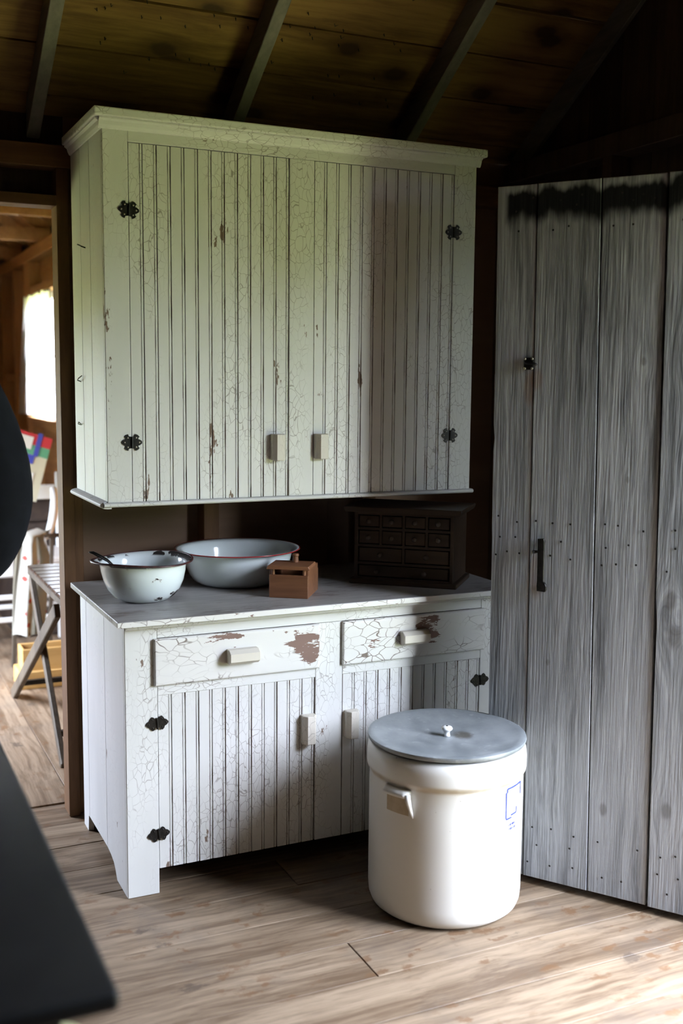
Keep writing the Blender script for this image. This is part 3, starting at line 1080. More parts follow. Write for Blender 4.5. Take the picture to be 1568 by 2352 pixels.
M['lid'] = lid_mat()
ld = empty('crock_lid', (CX, CY, .474), label='grey tin lid with white china knob lying on the stoneware crock', cat='lid')
RL = .2235
lp = [(0, .006), (.06, .0075), (.14, .0125), (RL - .020, .0185), (RL - .008, .0205), (RL, .0185), (RL + .0008, .014), (RL - .001, .0075), (RL - .006, .0045), (RL - .02, .0055), (.14, .001), (.0, .0005)]
link('plate', lathe(lp, seg=96), 'lid', ld, smooth=True, local=True, angle=50)
M['china'] = plain('white_china', (.82, .82, .82), .12, coat=.5).m
kp = [(0, .0065), (.0105, .0068), (.0092, .012), (.0085, .018), (.0105, .022), (.0158, .026), (.0165, .030), (.0135, .0345), (.006, .0368), (.0042, .0366), (0, .035)]
kn = link('knob', lathe(kp, seg=28), 'china', ld, smooth=True, local=True)
link('screw', lathe([(0, .0352), (.0034, .0358), (.0034, .0372), (0, .0374)], seg=12), 'iron', kn, local=True)

# ================================================================== ENAMELWARE ON THE COUNTER


def enamel(name, chip=.63, tint=(.80, .855, .845), rimz=None):
    s = NT(name)
    o = s.n('TexCoord').outputs['Object']
    n = s.noise(s.scale(o, (1, 1, 1.3)), 16, 6, .55).outputs['Fac']
    sep = s.n('SeparateXYZ', {0: o}).outputs[2]
    low = s.ramp(sep, .008, .05, .085, 0)
    f = s.math('ADD', n, low)
    m = s.ramp(f, chip, chip + .012)
    m2 = s.ramp(f, chip - .03, chip + .01, 0, .5)
    if rimz:
        e = s.noise(o, 28, 4).outputs['Fac']
        m = s.math('MAXIMUM', m, s.math('MULTIPLY', s.ramp(sep, rimz - .006, rimz), s.ramp(e, .5, .54)))
    col = s.mix(m2, tint, (.55, .50, .44))
    col = s.mix(m, col, (.022, .016, .014))
    s.set(base_color=col, roughness=s.ramp(m, 0, 1, .12, .65))
    s.bump(m, -.4, .001)
    return s.m


M['enamel_a'] = enamel('chipped_white_enamel', .655, rimz=.118)
M['enamel_b'] = enamel('white_enamel', .715)
M['rim_a'] = mottled('worn_dark_rim', (.035, .014, .014), (.10, .03, .028), 70, .4)
M['rim_b'] = mottled('red_enamel_rim', (.42, .035, .035), (.34, .03, .03), 30, .2)

bw = empty('enamel_bowl', (.121, .240, .820), label='small chipped white enamel bowl with worn dark rim', cat='bowl')


def warp_bowl(b, amp, ph):
    for v in b.verts:
        r_ = math.hypot(v.co.x, v.co.y)
        if r_ > .1:
            a = math.atan2(v.co.y, v.co.x)
            k_ = (r_ - .1) / .05 * max(0, (v.co.z - .06) / .06)
            v.co.z += amp * math.cos(2 * (a - ph)) * k_
            sp = max(0, math.cos(a - math.radians(188))) ** 6 * k_
            v.co.x -= .010 * sp
            v.co.z -= .002 * sp


op = [(0, .001), (.062, .001), (.072, .003), (.092, .016), (.108, .036), (.119, .062), (.1245, .090), (.1265, .110), (.131, .117), (.139, .1205), (.1455, .1225),
      (.1455, .1245), (.139, .1235), (.130, .120), (.1235, .111), (.1215, .090), (.116, .062), (.105, .037), (.089, .018), (.070, .006), (0, .004)]
b = lathe(op, seg=80)
warp_bowl(b, .004, .6)
link('bowl_body', b, 'enamel_a', bw, smooth=True, local=True)
b = lathe([(.1450, .1205), (.1485, .1222), (.1485, .1252), (.1450, .1265), (.1425, .1255), (.1425, .1222)], seg=80, closed=True)
warp_bowl(b, .004, .6)
link('rim', b, 'rim_a', bw, smooth=True, local=True)
# pouring lip / grip on the left of the rim
b = tube([(-.138, -.044, .1235), (-.150, -.030, .1235), (-.156, -.008, .1245), (-.153, .014, .1255), (-.142, .032, .1265)], [.003, .005, .0055, .005, .003], 10)
link('rim_grip', b, 'rim_a', bw, smooth=True, local=True)

sp = empty('ladle_spoon', (.03, .20, .945), label='dark worn spoon resting over the left rim of small bowl', cat='spoon')
path = [(-.046, .222, .976), (-.034, .220, .974), (-.016, .217, .964), (.006, .212, .950), (.030, .205, .926), (.060, .196, .896)]
link('spoon_handle', tube(path, [.006, .015, .017, .014, .009, .006], 12, flat=.3), 'iron', sp, smooth=True)
b = bmesh.new()
bmesh.ops.create_uvsphere(b, u_segments=16, v_segments=10, radius=1)
for v in list(b.verts):
    v.co = Vector((.085 + v.co.x * .034, .188 + v.co.y * .024, .871 + v.co.z * .009 - v.co.x * .017))
link('spoon_bowl', b, 'iron', sp, smooth=True)

dp = empty('enamel_dishpan', (.478, .405, .820), label='wide white enamel dishpan with thin red rim', cat='basin')
op = [(0, .001), (.120, .001), (.134, .004), (.146, .014), (.158, .032), (.168, .058), (.1755, .086), (.180, .104), (.186, .109), (.194, .1105), (.202, .1135),
      (.202, .1155), (.194, .1125), (.185, .112), (.1775, .105), (.173, .086), (.1655, .058), (.1555, .034), (.142, .018), (.128, .007), (0, .004)]
link('basin_body', lathe(op, seg=96), 'enamel_b', dp, smooth=True, local=True)
link('rim', lathe([(.2005, .1128), (.2020, .1120), (.2045, .1120), (.2058, .1132), (.2058, .1150), (.2045, .1158), (.2020, .1150)], seg=96, closed=True), ['rim_b'], dp, smooth=True, local=True)

# ================================================================== WOODEN SLIDE-LID BOX
M['brownbox'] = wood('reddish_brown_box_wood', (.15, .062, .03), (.25, .11, .055), 'X', rough=.45, var=.05)
ba = math.atan2(-.07, .1)
wx = empty('wooden_box', (.479, .122, .820), ba, label='small reddish brown wooden box with knobbed top and open slot', cat='box')
W_, D_ = .121, .160
link('front', box(0, W_, 0, .008, 0, .071, .001), 'brownbox', wx, local=True)
link('back', box(0, W_, D_ - .008, D_, 0, .071, .001), 'brownbox', wx, local=True)
link('side', box(0, .008, .0082, D_ - .0082, 0, .088, .001), 'brownbox', wx, local=True)
link('side', box(W_ - .008, W_, .0082, D_ - .0082, 0, .088, .001), 'brownbox', wx, local=True)
link('base', box(.0082, W_ - .0082, .0082, D_ - .0082, .002, .010), 'brownbox', wx, local=True)
for x_ in (.011, W_ - .013):
    link('corner_peg', tube([(x_, .006, .0712), (x_, .006, .088)], .0055, 10), 'brownbox', wx, smooth=True, local=True, angle=40)
lidp = [(-.006, .089), (W_ + .006, .089), (W_ + .006, .093), (W_ + .002, .100), (-.002, .100), (-.006, .093)]
link('lid', prism(lidp, 'Y', -.008, D_ * .62, bev=.001), 'brownbox', wx, local=True)
link('knob', lathe([(0, .1003), (.0095, .1003), (.0095, .108), (.0085, .110), (.0085, .118), (.0105, .1195), (.0108, .1235), (.009, .1265), (0, .127)], .066, .075, 20), 'brownbox', wx, smooth=True, local=True, angle=40)

# ================================================================== SPICE CHEST
M['spice'] = wood('dark_walnut_chest', (.030, .019, .012), (.058, .037, .025), 'X', rough=.5, var=.08)
M['spice_knob'] = plain('dark_turned_knob', (.05, .032, .022), .4).m
sa = math.atan2(-.223, .246)
ch = empty('spice_chest', (.826, .244, .820), sa, label='dark brown spice chest of small drawers in shaded counter corner', cat='chest')
SW, SD, SH = .330, .215, .238
link('side', box(0, .012, 0, SD, .012, SH, .001), 'spice', ch, local=True)
link('side', box(SW - .012, SW, 0, SD, .012, SH, .001), 'spice', ch, local=True)
link('back', box(.012, SW - .012, SD - .008, SD, .012, SH), 'spice', ch, local=True)
link('base', box(-.014, SW + .014, -.014, SD + .004, .0, .016, .004, 2), 'spice', ch, local=True)
link('top', prism([(-.030, SH + .012), (-.024, SH), (SW + .024, SH), (SW + .030, SH + .012), (SW + .028, SH + .018), (-.028, SH + .018)], 'Y', -.028, SD + .004, bev=.002), 'spice', ch, local=True)
rows = [(.016, .066), (.070, .124), (.128, .180), (.184, SH - .002)]
for z in (.018, .068, .126, .182):
    link('rail', box(.012, SW - .012, .001, .02, z - .004, z + .004), 'spice', ch, local=True)
link('rail', box(.012, SW - .012, .001, .02, SH - .010, SH), 'spice', ch, local=True)


def sdrawer(x0, x1, z0, z1, knobs):
    d = link('drawer', box(x0 + .003, x1 - .003, .003, SD - .02, z0 + .003, z1 - .003, .002), 'spice', ch, local=True)
    for kx in knobs:
        zc = (z0 + z1) / 2
        b = lathe([(0, 0), (.0055, 0), (.0045, .006), (.0085, .010), (.0085, .014), (.005, .0165), (0, .017)], seg=16)
        b.transform(Matrix.Translation((kx, .003, zc)) @ Matrix.Rotation(math.pi / 2, 4, 'X'))
        link('knob', b, 'spice_knob', d, smooth=True, local=True)


iw = SW - .024
for r_ in (2, 3):
    z0, z1 = ((.130, .178), (.186, .228))[r_ - 2]
    for i in range(4):
        x0 = .012 + iw * i / 4
        sdrawer(x0 + (.002 if i else 0), x0 + iw / 4 - (.002 if i < 3 else 0), z0, z1, [x0 + iw / 8])
        if i and r_ == 2:
            link('divider', box(x0 - .004, x0 + .004, .0012, .02, .130, SH - .010), 'spice', ch, local=True)
for i in range(2):
    x0 = .012 + iw * i / 2
    sdrawer(x0 + (.002 if i else 0), x0 + iw / 2 - (.002 if not i else 0), .072, .122, [x0 + iw / 4])
link('divider', box(.012 + iw / 2 - .004, .012 + iw / 2 + .004, .0012, .02, .072, .122), 'spice', ch, local=True)
sdrawer(.012, SW - .012, .022, .064, [.012 + iw * .22, .012 + iw * .73])

# ================================================================== FOREGROUND TABLE
M['blacktop'] = mottled('satin_black_table_top', (.010, .010, .011), (.016, .016, .016), 5, .45, spec=.15)
M['legpaint'] = plain('pale_yellow_leg_paint', (.62, .60, .34), .5).m
ft = empty('black_table', (-.86, -1.1, 0), label='black-topped table in the near left foreground', cat='table')
link('table_top', box(-1.30, -.428, -1.712, -.42, .722, .75, .010, 3), 'blacktop', ft, smooth=True, angle=40)
link('apron', box(-1.24, -.49, -1.65, -.48, .655, .7215), 'blacktop', ft)
for x_, y_ in ((-.485, -1.62), (-1.245, -1.62), (-.485, -.51), (-1.245, -.51)):
    b = lathe([(0, 0), (.016, 0), (.020, .05), (.024, .30), (.022, .52), (.027, .56), (.027, .655), (0, .655)], x_, y_, 20)
    link('leg', b, 'legpaint', ft, smooth=True, angle=40)

# ================================================================== PERSON (dark jacket, cut by the frame's left edge)
M['jacket'] = mottled('dark_navy_jacket_cloth', (.004, .0045, .007), (.007, .008, .012), 14, .85, bump=.3, spec=.15)
M['trouser'] = mottled('dark_grey_trouser_cloth', (.03, .03, .034), (.045, .045, .05), 20, .9, spec=.1)
M['skin'] = plain('skin', (.55, .36, .27), .5).m
M['hair'] = mottled('brown_hair', (.05, .03, .02), (.09, .055, .035), 60, .6)
M['shoe'] = plain('brown_leather_shoe', (.06, .035, .02), .45).m
pe = empty('person', (-.625, -.02, 0), label='standing person in a dark navy jacket, only the sleeve in view', cat='person')
PX, PY = -.625, -.02


def skin_mesh(name, nodes, edges_, mat, sub=2):
    me = bpy.data.meshes.new(name)
    names = list(nodes)
    me.from_pydata([Vector(nodes[n_][0]) - Vector((PX, PY, 0)) for n_ in names], [(names.index(a), names.index(b)) for a, b in edges_], [])
    o = bpy.data.objects.new(name, me)
    COL.objects.link(o)
    o.parent = pe
    mod = o.modifiers.new('skin', 'SKIN')
    mod.use_smooth_shade = True
    sv = me.skin_vertices[0].data
    for i, n_ in enumerate(names):
        r_ = nodes[n_][1]
        sv[i].radius = r_ if isinstance(r_, tuple) else (r_, r_)
        sv[i].use_root = (i == 0)
    sm = o.modifiers.new('sub', 'SUBSURF')
    sm.levels = sm.render_levels = sub
    me.materials.append(M[mat])
    return o


def P(x_, y_, z_):
    return (PX + x_, PY + y_, z_)


body = {
    'pelvis': (P(0, 0, .98), (.15, .11)), 'waist': (P(0, 0, 1.12), (.13, .10)), 'chest': (P(0, 0, 1.34), (.15, .11)), 'neckb': (P(0, 0, 1.52), (.065, .06)),
    'neck': (P(.005, .01, 1.58), (.055, .055)), 'jaw': (P(.01, .035, 1.65), (.07, .085)), 'skull': (P(.01, .02, 1.74), (.078, .098)), 'crown': (P(.01, .01, 1.81), (.05, .065)),
    'shr': (P(.19, 0, 1.47), .06), 'elr': (P(.33, -.02, 1.18), .045), 'wrr': (P(.235, .13, .99), .03),
    'shl': (P(-.19, 0, 1.47), .06), 'ell': (P(-.30, -.02, 1.18), .045), 'wrl': (P(-.22, .14, .99), .03),
    'hipr': (P(.10, 0, .92), .09), 'knr': (P(.11, .02, .50), .058), 'anr': (P(.11, -.01, .09), .04),
    'hipl': (P(-.10, 0, .92), .09), 'knl': (P(-.11, .02, .50), .058), 'anl': (P(-.11, -.01, .09), .04),
    'hr': (P(.20, .17, .955), (.038, .022)), 'hl': (P(-.18, .18, .955), (.038, .022)),
}
be = [('pelvis', 'waist'), ('waist', 'chest'), ('chest', 'neckb'), ('neckb', 'neck'), ('neck', 'jaw'), ('jaw', 'skull'), ('skull', 'crown'),
      ('chest', 'shr'), ('shr', 'elr'), ('elr', 'wrr'), ('wrr', 'hr'), ('chest', 'shl'), ('shl', 'ell'), ('ell', 'wrl'), ('wrl', 'hl'),
      ('pelvis', 'hipr'), ('hipr', 'knr'), ('knr', 'anr'), ('pelvis', 'hipl'), ('hipl', 'knl'), ('knl', 'anl')]
skin_mesh('body', body, be, 'skin')
jk = {
    'hem': (P(0, 0, .90), (.20, .145)), 'waist': (P(0, 0, 1.10), (.18, .135)), 'chest': (P(0, 0, 1.34), (.19, .14)), 'collar': (P(0, 0, 1.53), (.085, .08)),
    'shr': (P(.215, 0, 1.485), .115), 'uar': (P(.270, -.01, 1.34), .105), 'elr': (P(.300, -.02, 1.16), .104), 'far': (P(.268, .05, 1.04), .095), 'wrr': (P(.23, .125, .95), .075),
    'shl': (P(-.20, 0, 1.475), .085), 'ell': (P(-.31, -.02, 1.19), .066), 'wrl': (P(-.225, .135, 1.0), .045),
}
je = [('hem', 'waist'), ('waist', 'chest'), ('chest', 'collar'), ('chest', 'shr'), ('shr', 'uar'), ('uar', 'elr'), ('elr', 'far'), ('far', 'wrr'), ('chest', 'shl'), ('shl', 'ell'), ('ell', 'wrl')]
skin_mesh('jacket', jk, je, 'jacket')
tr = {
    'w': (P(0, 0, .97), (.165, .125)), 'hr': (P(.10, 0, .88), .105), 'kr': (P(.11, .02, .50), .078), 'ar': (P(.11, -.01, .07), .065),
    'hl': (P(-.10, 0, .88), .105), 'kl': (P(-.11, .02, .50), .078), 'al': (P(-.11, -.01, .07), .065)}
skin_mesh('trousers', tr, [('w', 'hr'), ('hr', 'kr'), ('kr', 'ar'), ('w', 'hl'), ('hl', 'kl'), ('kl', 'al')], 'trouser')
for sx in (-1, 1):
    skin_mesh('shoe', {'h': (P(sx * .11, -.03, .045), (.045, .044)), 'm': (P(sx * .115, .06, .042), (.045, .040)), 't': (P(sx * .12, .16, .034), (.045, .030))}, [('h', 'm'), ('m', 't')], 'shoe')
    for k in range(4):      # fingers
        fx = sx * (.205 - .0 * k)
        b0 = P(sx * (.175 + .016 * k), .185 + .002 * k, .945)
        skin_mesh('finger', {'a': (b0, .010), 'b': (tuple(Vector(b0) + Vector((-sx * .01, .025, -.03))), .009), 'c': (tuple(Vector(b0) + Vector((-sx * .015, .03, -.06 + .006 * abs(k - 1.5)))), .007)}, [('a', 'b'), ('b', 'c')], 'skin', 1)
    b0 = P(sx * .165, .165, .965)
    skin_mesh('thumb', {'a': (b0, .012), 'b': (tuple(Vector(b0) + Vector((-sx * .02, .03, -.02))), .010), 'c': (tuple(Vector(b0) + Vector((-sx * .022, .05, -.045))), .008)}, [('a', 'b'), ('b', 'c')], 'skin', 1)
b = bmesh.new()
bmesh.ops.create_uvsphere(b, u_segments=24, v_segments=16, radius=1)
for v in list(b.verts):
    if v.co.y > .45 and v.co.z < .35:
        v.co *= .9
    v.co = Vector((PX + .01 + v.co.x * .092, PY + .0 + v.co.y * .108, 1.765 + v.co.z * .092))
link('hair', b, 'hair', pe, smooth=True)
for sx in (-1, 1):
    b = bmesh.new()
    bmesh.ops.create_uvsphere(b, u_segments=10, v_segments=8, radius=1)
    for v in list(b.verts):
        v.co = Vector((PX + .01 + sx * .030 + v.co.x * .012, PY + .108 + v.co.y * .01, 1.715 + v.co.z * .009))
    link('eye', b, M['china'], pe, smooth=True)
    b = bmesh.new()
    bmesh.ops.create_uvsphere(b, u_segments=12, v_segments=8, radius=1)
    for v in list(b.verts):
        v.co = Vector((PX + .01 + sx * .082 + v.co.x * .010, PY + .02 + v.co.y * .018, 1.705 + v.co.z * .032))
    link('ear', b, 'skin', pe, smooth=True)
M['lip'] = plain('lips', (.42, .19, .16), .5).m
link('mouth', tube([(PX - .014, PY + .106, 1.645), (PX + .01, PY + .114, 1.643), (PX + .034, PY + .106, 1.645)], [.004, .007, .004], 8), 'lip', pe, smooth=True)
b = tube([(PX + .01, PY + .115, 1.715), (PX + .01, PY + .130, 1.685), (PX + .01, PY + .116, 1.675)], [.008, .014, .009], 8)
link('nose', b, 'skin', pe, smooth=True)

# ================================================================== NEXT ROOM
# floor, boards running away from the camera
f2 = empty('floor_next_room', (0, 3.5, 0), kind='structure')
link('subfloor', box(-1.4, .8, .75, 7.3, -.10, -.026), 'darkwood', f2)
x = .005 - PW * 8
while x < .72:
    o = link('plank', box(.0012 - PW / 2, PW / 2 - .0012, -3.25, 3.25, -.026, 0, .0012), 'floor2', f2, local=True)
    o.location = (x + PW / 2, .5525, random.uniform(-.0015, .0005))
    x += PW
XS = .60
WY0, WY1, WZ0, WZ1 = 4.22, 5.06, 1.20, 2.04
w2 = empty('wall_next_room_right', (XS, 3.5, 0), kind='structure')
for y0, y1, z0, z1 in ((.75, WY0, 0, 2.37), (WY1, 7.2, 0, 2.37), (WY0, WY1, 0, WZ0), (WY0, WY1, WZ1, 2.37)):
    n = max(1, round((z1 - z0) / .2))
    for i in range(n):
        link('wall_board', box(XS + .085, XS + .10, y0 + .001, y1 - .001, z0 + (z1 - z0) * i / n + .001, z0 + (z1 - z0) * (i + 1) / n - .001), 'freshlumber_h', w2)
for y0, y1, z0, z1 in ((.75, WY0, -.1, 2.48), (WY1, 7.25, -.1, 2.48), (WY0, WY1, -.1, WZ0), (WY0, WY1, WZ1, 2.48)):
    link('outer_skin', box(XS + .1005, XS + .115, y0, y1, z0, z1), 'darkwood', w2)
for y in (1.2, 1.8, 2.4, 3.0, 3.6, 4.13, 5.08, 5.16, 5.75, 6.4):
    link('stud', box(XS, XS + .085, y, y + .045 + (.08 if y == 5.16 else 0), 0, 2.28, .002), 'freshlumber', w2)
for z in (WZ0 - .07, WZ1 + .005):
    link('window_header', box(XS + .002, XS + .085, WY0 - .05, WY1 + .02, z, z + .06, .002), 'freshlumber_h', w2)
link('girt', box(XS + .01, XS + .085, WY1 + .25, 7.1, 1.44, 1.50, .002), 'freshlumber_h', w2)
link('top_plate', box(XS - .005, XS + .09, .75, 7.2, 2.285, 2.37, .003), 'freshlumber_h', w2)
# glazed window
wn = empty('window_1', (XS + .06, 4.64, WZ0), kind='structure')
M['glass'] = NT('window_glass').m
gb = M['glass'].node_tree
gt = gb.nodes.new('ShaderNodeBsdfTransparent')
gg = gb.nodes.new('ShaderNodeBsdfGlossy')
gg.inputs['Roughness'].default_value = .02
gm = gb.nodes.new('ShaderNodeMixShader')
gm.inputs[0].default_value = .05
gb.links.new(gt.outputs[0], gm.inputs[1])
gb.links.new(gg.outputs[0], gm.inputs[2])
gb.links.new(gm.outputs[0], gb.nodes['Material Output'].inputs[0])
M['sash'] = plain('white_sash_paint', (.7, .68, .62), .5).m
fb = bmesh.new()
for y0, y1, z0, z1 in ((WY0, WY1, WZ0, WZ0 + .04), (WY0, WY1, WZ1 - .04, WZ1), (WY0, WY0 + .04, WZ0 + .04, WZ1 - .04), (WY1 - .04, WY1, WZ0 + .04, WZ1 - .04)):
    box(XS + .06, XS + .09, y0, y1, z0, z1, bm=fb)
link('window_frame', fb, 'sash', wn)
link('window_muntin', box(XS + .065, XS + .085, WY0 + .04, WY1 - .04, 1.605, 1.635), 'sash', wn)
link('window_pane', box(XS + .073, XS + .076, WY0 + .04, WY1 - .04, WZ0 + .04, 1.605), 'glass', wn)
link('window_pane', box(XS + .073, XS + .076, WY0 + .04, WY1 - .04, 1.635, WZ1 - .04), 'glass', wn)
link('window_sill', box(XS - .03, XS + .06, WY0 - .03, WY1 + .03, WZ0 - .02, WZ0, .003), 'freshlumber_h', wn)
# curtain
s = NT('thin_white_curtain_cloth')
tl = s.n('BsdfTranslucent', {'Color': (.9, .9, .87)})
df = s.n('BsdfDiffuse', {'Color': (.85, .85, .82)})
mx = s.n('MixShader', {0: .7})
s.t.links.new(df.outputs[0], mx.inputs[1])
s.t.links.new(tl.outputs[0], mx.inputs[2])
s.t.links.new(mx.outputs[0], s.t.nodes['Material Output'].inputs[0])
M['curtain'] = s.m
b = bmesh.new()
NY, NZ = 64, 10
grid = []
for j in range(NZ + 1):
    t = j / NZ
    z = 2.035 - t * .82
    rowv = []
    for i in range(NY + 1):
        u = i / NY
        y0, y1 = 4.20 + .04 * t, 5.06 + .42 * max(0, t - .15) ** .8
        y = y0 + (y1 - y0) * u
        x = XS - .022 + .012 * math.sin(u * 55) + .006 * math.sin(u * 23 + 2 * t)
        rowv.append(b.verts.new((x, y, z + .012 * math.sin(u * 3 + 1) * t)))
    grid.append(rowv)
for r0, r1 in zip(grid, grid[1:]):
    for i in range(NY):
        b.faces.new((r0[i], r0[i + 1], r1[i + 1], r1[i]))
ctn = empty('curtain', (XS - .02, 4.6, 1.2), label='thin white curtain glowing in the window of the next room', cat='curtain')
link('cloth', b, 'curtain', ctn, smooth=True)
link('curtain_rod', tube([(XS - .022, 4.16, 2.028), (XS - .022, 5.12, 2.028)], .006, 8), 'iron', ctn, smooth=True)
# left and far walls of that room, with the big side window
w3 = empty('wall_next_room_left', (-1.3, 3.5, 0), kind='structure')
LY0, LY1, LZ0, LZ1 = 1.6, 2.9, .45, 1.65
for y0, y1, z0, z1 in ((.75, LY0, 0, 2.9), (LY1, 7.2, 0, 2.9), (LY0, LY1, 0, LZ0), (LY0, LY1, LZ1, 2.9)):
    link('wall_board', box(-1.34, -1.32, y0, y1, z0, z1), 'freshlumber_h', w3)
wn2 = empty('window_2', (-1.33, 2.3, LZ0), kind='structure')
fb = bmesh.new()
for y0, y1, z0, z1 in ((LY0, LY1, LZ0, LZ0 + .04), (LY0, LY1, LZ1 - .04, LZ1), (LY0, LY0 + .04, LZ0 + .04, LZ1 - .04), (LY1 - .04, LY1, LZ0 + .04, LZ1 - .04), (2.28, 2.32, LZ0 + .04, LZ1 - .04)):
    box(-1.34, -1.31, y0, y1, z0, z1, bm=fb)
link('window_frame', fb, 'sash', wn2)
link('window_pane', box(-1.327, -1.324, LY0 + .04, 2.28, LZ0 + .04, LZ1 - .04), 'glass', wn2)
link('window_pane', box(-1.327, -1.324, 2.32, LY1 - .04, LZ0 + .04, LZ1 - .04), 'glass', wn2)
w4 = empty('wall_next_room_far', (-.3, 7.2, 0), kind='structure')
link('wall_board', box(-1.34, .70, 7.2, 7.22, 0, 1.2), 'freshlumber_h', w4)
link('wall_board', box(-1.34, .70, 7.2, 7.22, 1.2, 3.2), 'freshlumber_h', w4)
# roof of that room: rafters falling to the right wall, ties across
c2 = empty('ceiling_next_room', (-.3, 3.5, 2.4), kind='structure')


def z2(x_):
    return 2.40 + (XS + .09 - x_) * .68 if x_ > -.36 else 2.40 + (XS + .09 + .36) * .68 - (-.36 - x_) * .68


for i in range(6):
    xa = XS + .20 - i * .205
    xb = xa - .203
    link('roof_board', prism([(xa, z2(xa) + .09), (xb, z2(xb) + .09), (xb, z2(xb) + .11), (xa, z2(xa) + .11)], 'Y', .76, 7.3), 'freshlumber_h', c2)
for i in range(6):
    xa = -.36 - i * .17
    xb = xa - .168
    link('roof_board', prism([(xa, z2(xa) + .09), (xb, z2(xb) + .09), (xb, z2(xb) + .11), (xa, z2(xa) + .11)], 'Y', .76, 7.3), 'freshlumber_h', c2)
link('roof_deck', prism([(XS + .24, z2(XS + .24) + .111), (-.36, z2(-.36) + .111), (-.36, z2(-.36) + .14), (XS + .24, z2(XS + .24) + .14)], 'Y', .70, 7.3), 'darkwood', c2)
link('roof_deck', prism([(-1.42, z2(-1.42) + .111), (-.36, z2(-.36) + .111), (-.36, z2(-.36) + .14), (-1.42, z2(-1.42) + .14)], 'Y', .70, 7.3), 'darkwood', c2)
for y in (1.1, 1.7, 2.3, 2.9, 3.5, 4.1, 4.7, 5.3, 5.9, 6.5):
    link('rafter', prism([(XS + .09, z2(XS + .09)), (-.36, z2(-.36)), (-.36, z2(-.36) + .089), (XS + .09, z2(XS + .09) + .089)], 'Y', y, y + .042), 'freshlumber', c2)
    link('rafter', prism([(-1.32, z2(-1.32)), (-.36, z2(-.36)), (-.36, z2(-.36) + .089), (-1.32, z2(-1.32) + .089)], 'Y', y, y + .042), 'freshlumber', c2)
for y in (2.3, 3.5, 4.7, 5.9):
    link('tie_beam', box(-1.32, XS + .08, y - .042, y - .001, 2.375, 2.46, .002), 'freshlumber_h', c2)
link('gable_board', box(-1.42, .80, .752, .77, 2.43, 3.3), 'darkwood', c2)

# ---- folding table with crossed legs
M['fold'] = wood('grey_brown_old_leg_wood', (.055, .042, .030), (.115, .09, .064), 'Z', var=.15)
M['weave'] = wood('dark_brown_top_slats', (.035, .019, .012), (.075, .043, .028), 'X', rough=.25, var=.25)
tb = empty('folding_table', (.3, 1.6, 0), label='folding table with crossed legs and dark brown slatted top', cat='table')
for i in range(10):
    y0 = 1.12 + i * .085
    link('top_slat', box(.05 - .004 * i * (i < 0), .60, y0, y0 + .075, .640, .654, .004, 2), 'weave', tb)
for x_ in (.052, .56):
    link('top_rail', box(x_, x_ + .022, 1.11, 1.97, .612, .6395, .002), 'fold', tb)
for x_, sg in ((.012, 1), (.525, 1)):
    link('leg', bar((x_, 2.20, .004), (x_ + .018, 1.16, .61), .024, .055, side=(1, 0, 0), bev=.003), 'fold', tb)
for x_ in (.038, .50):
    link('leg', bar((x_, 1.14, .004), (x_ + .02, 1.90, .61), .022, .042, side=(1, 0, 0), bev=.003), 'fold', tb)
link('stretcher', bar((.03, 2.02, .105), (.54, 2.02, .105), .022, .022), 'iron', tb)
link('stretcher', bar((.05, 1.26, .10), (.52, 1.26, .10), .022, .022), 'iron', tb)
# ---- sad iron
ir = empty('flat_iron', (.262, 1.74, .654), label='black flat iron with looped handle standing on the folding table', cat='iron')
pl = [(.215, 1.70), (.245, 1.675), (.33, 1.675), (.33, 1.765), (.245, 1.765), (.215, 1.74)]
link('sole', prism(pl, 'Z', .655, .700, bev=.004), 'iron', ir)
link('handle', tube([(.245, 1.72, .70), (.228, 1.72, .735), (.236, 1.72, .768), (.265, 1.72, .782), (.30, 1.72, .775), (.315, 1.72, .74), (.312, 1.72, .70)], .0075, 10), 'iron', ir, smooth=True)


# ---- white chair with the flowered cloth
M['white'] = plain('white_chair_paint', (.75, .75, .73), .4).m
cr = empty('white_chair', (.2, 3.0, 0), label='white painted chair with curved arm behind the folding table', cat='chair')
for x_ in (-.10, .44):
    for y_, h in ((2.90, .60), (3.28, .95)):
        link('leg', bar((x_, y_, 0), (x_ - .0, y_, h), .035, .035, bev=.004), 'white', cr)
link('seat', box(-.12, .46, 2.88, 3.30, .50, .53, .006, 2), 'white', cr)
for y_, zs in ((2.895, (.21, .33)), (3.28, (.20, .38))):
    for z in zs:
        link('rung', bar((-.10, y_, z), (.44, y_, z), .022, .026, bev=.004), 'white', cr)
link('apron', box(-.08, .42, 2.885, 2.905, .445, .499), 'white', cr)
link('arm', tube([(.17, 2.90, .625), (.23, 2.90, .618), (.28, 2.90, .625), (.315, 2.90, .66), (.335, 2.92, .71), (.352, 2.95, .77), (.365, 3.0, .83), (.37, 3.06, .88)], [.016, .017, .018, .02, .022, .022, .02, .018], 12), 'white', cr, smooth=True)
link('back_slat', box(-.08, .42, 3.27, 3.29, .80, .88, .004), 'white', cr)


def floral():
    s = NT('pale_cloth_with_red_flowers')
    o = s.n('TexCoord').outputs['Object']
    v = s.n('TexVoronoi', {'Vector': s.scale(o, (1, .2, 1)), 'Scale': 17.0, 'Randomness': .55}, feature='F1')
    n = s.noise(o, 60, 3).outputs['Fac']
    d = s.math('ADD', v.outputs['Distance'], s.math('MULTIPLY', n, .12))
    col = s.mix(s.ramp(d, .26, .34, 1, 0), (.66, .63, .55), (.50, .09, .07))
    v2 = s.n('TexVoronoi', {'Vector': s.scale(o, (1, .2, 1)), 'Scale': 40.0}, feature='F1').outputs['Distance']
    col = s.mix(s.ramp(v2, .1, .16, .5, 0), col, (.35, .33, .25))
    s.set(base_color=col, roughness=.9)
    return s.m


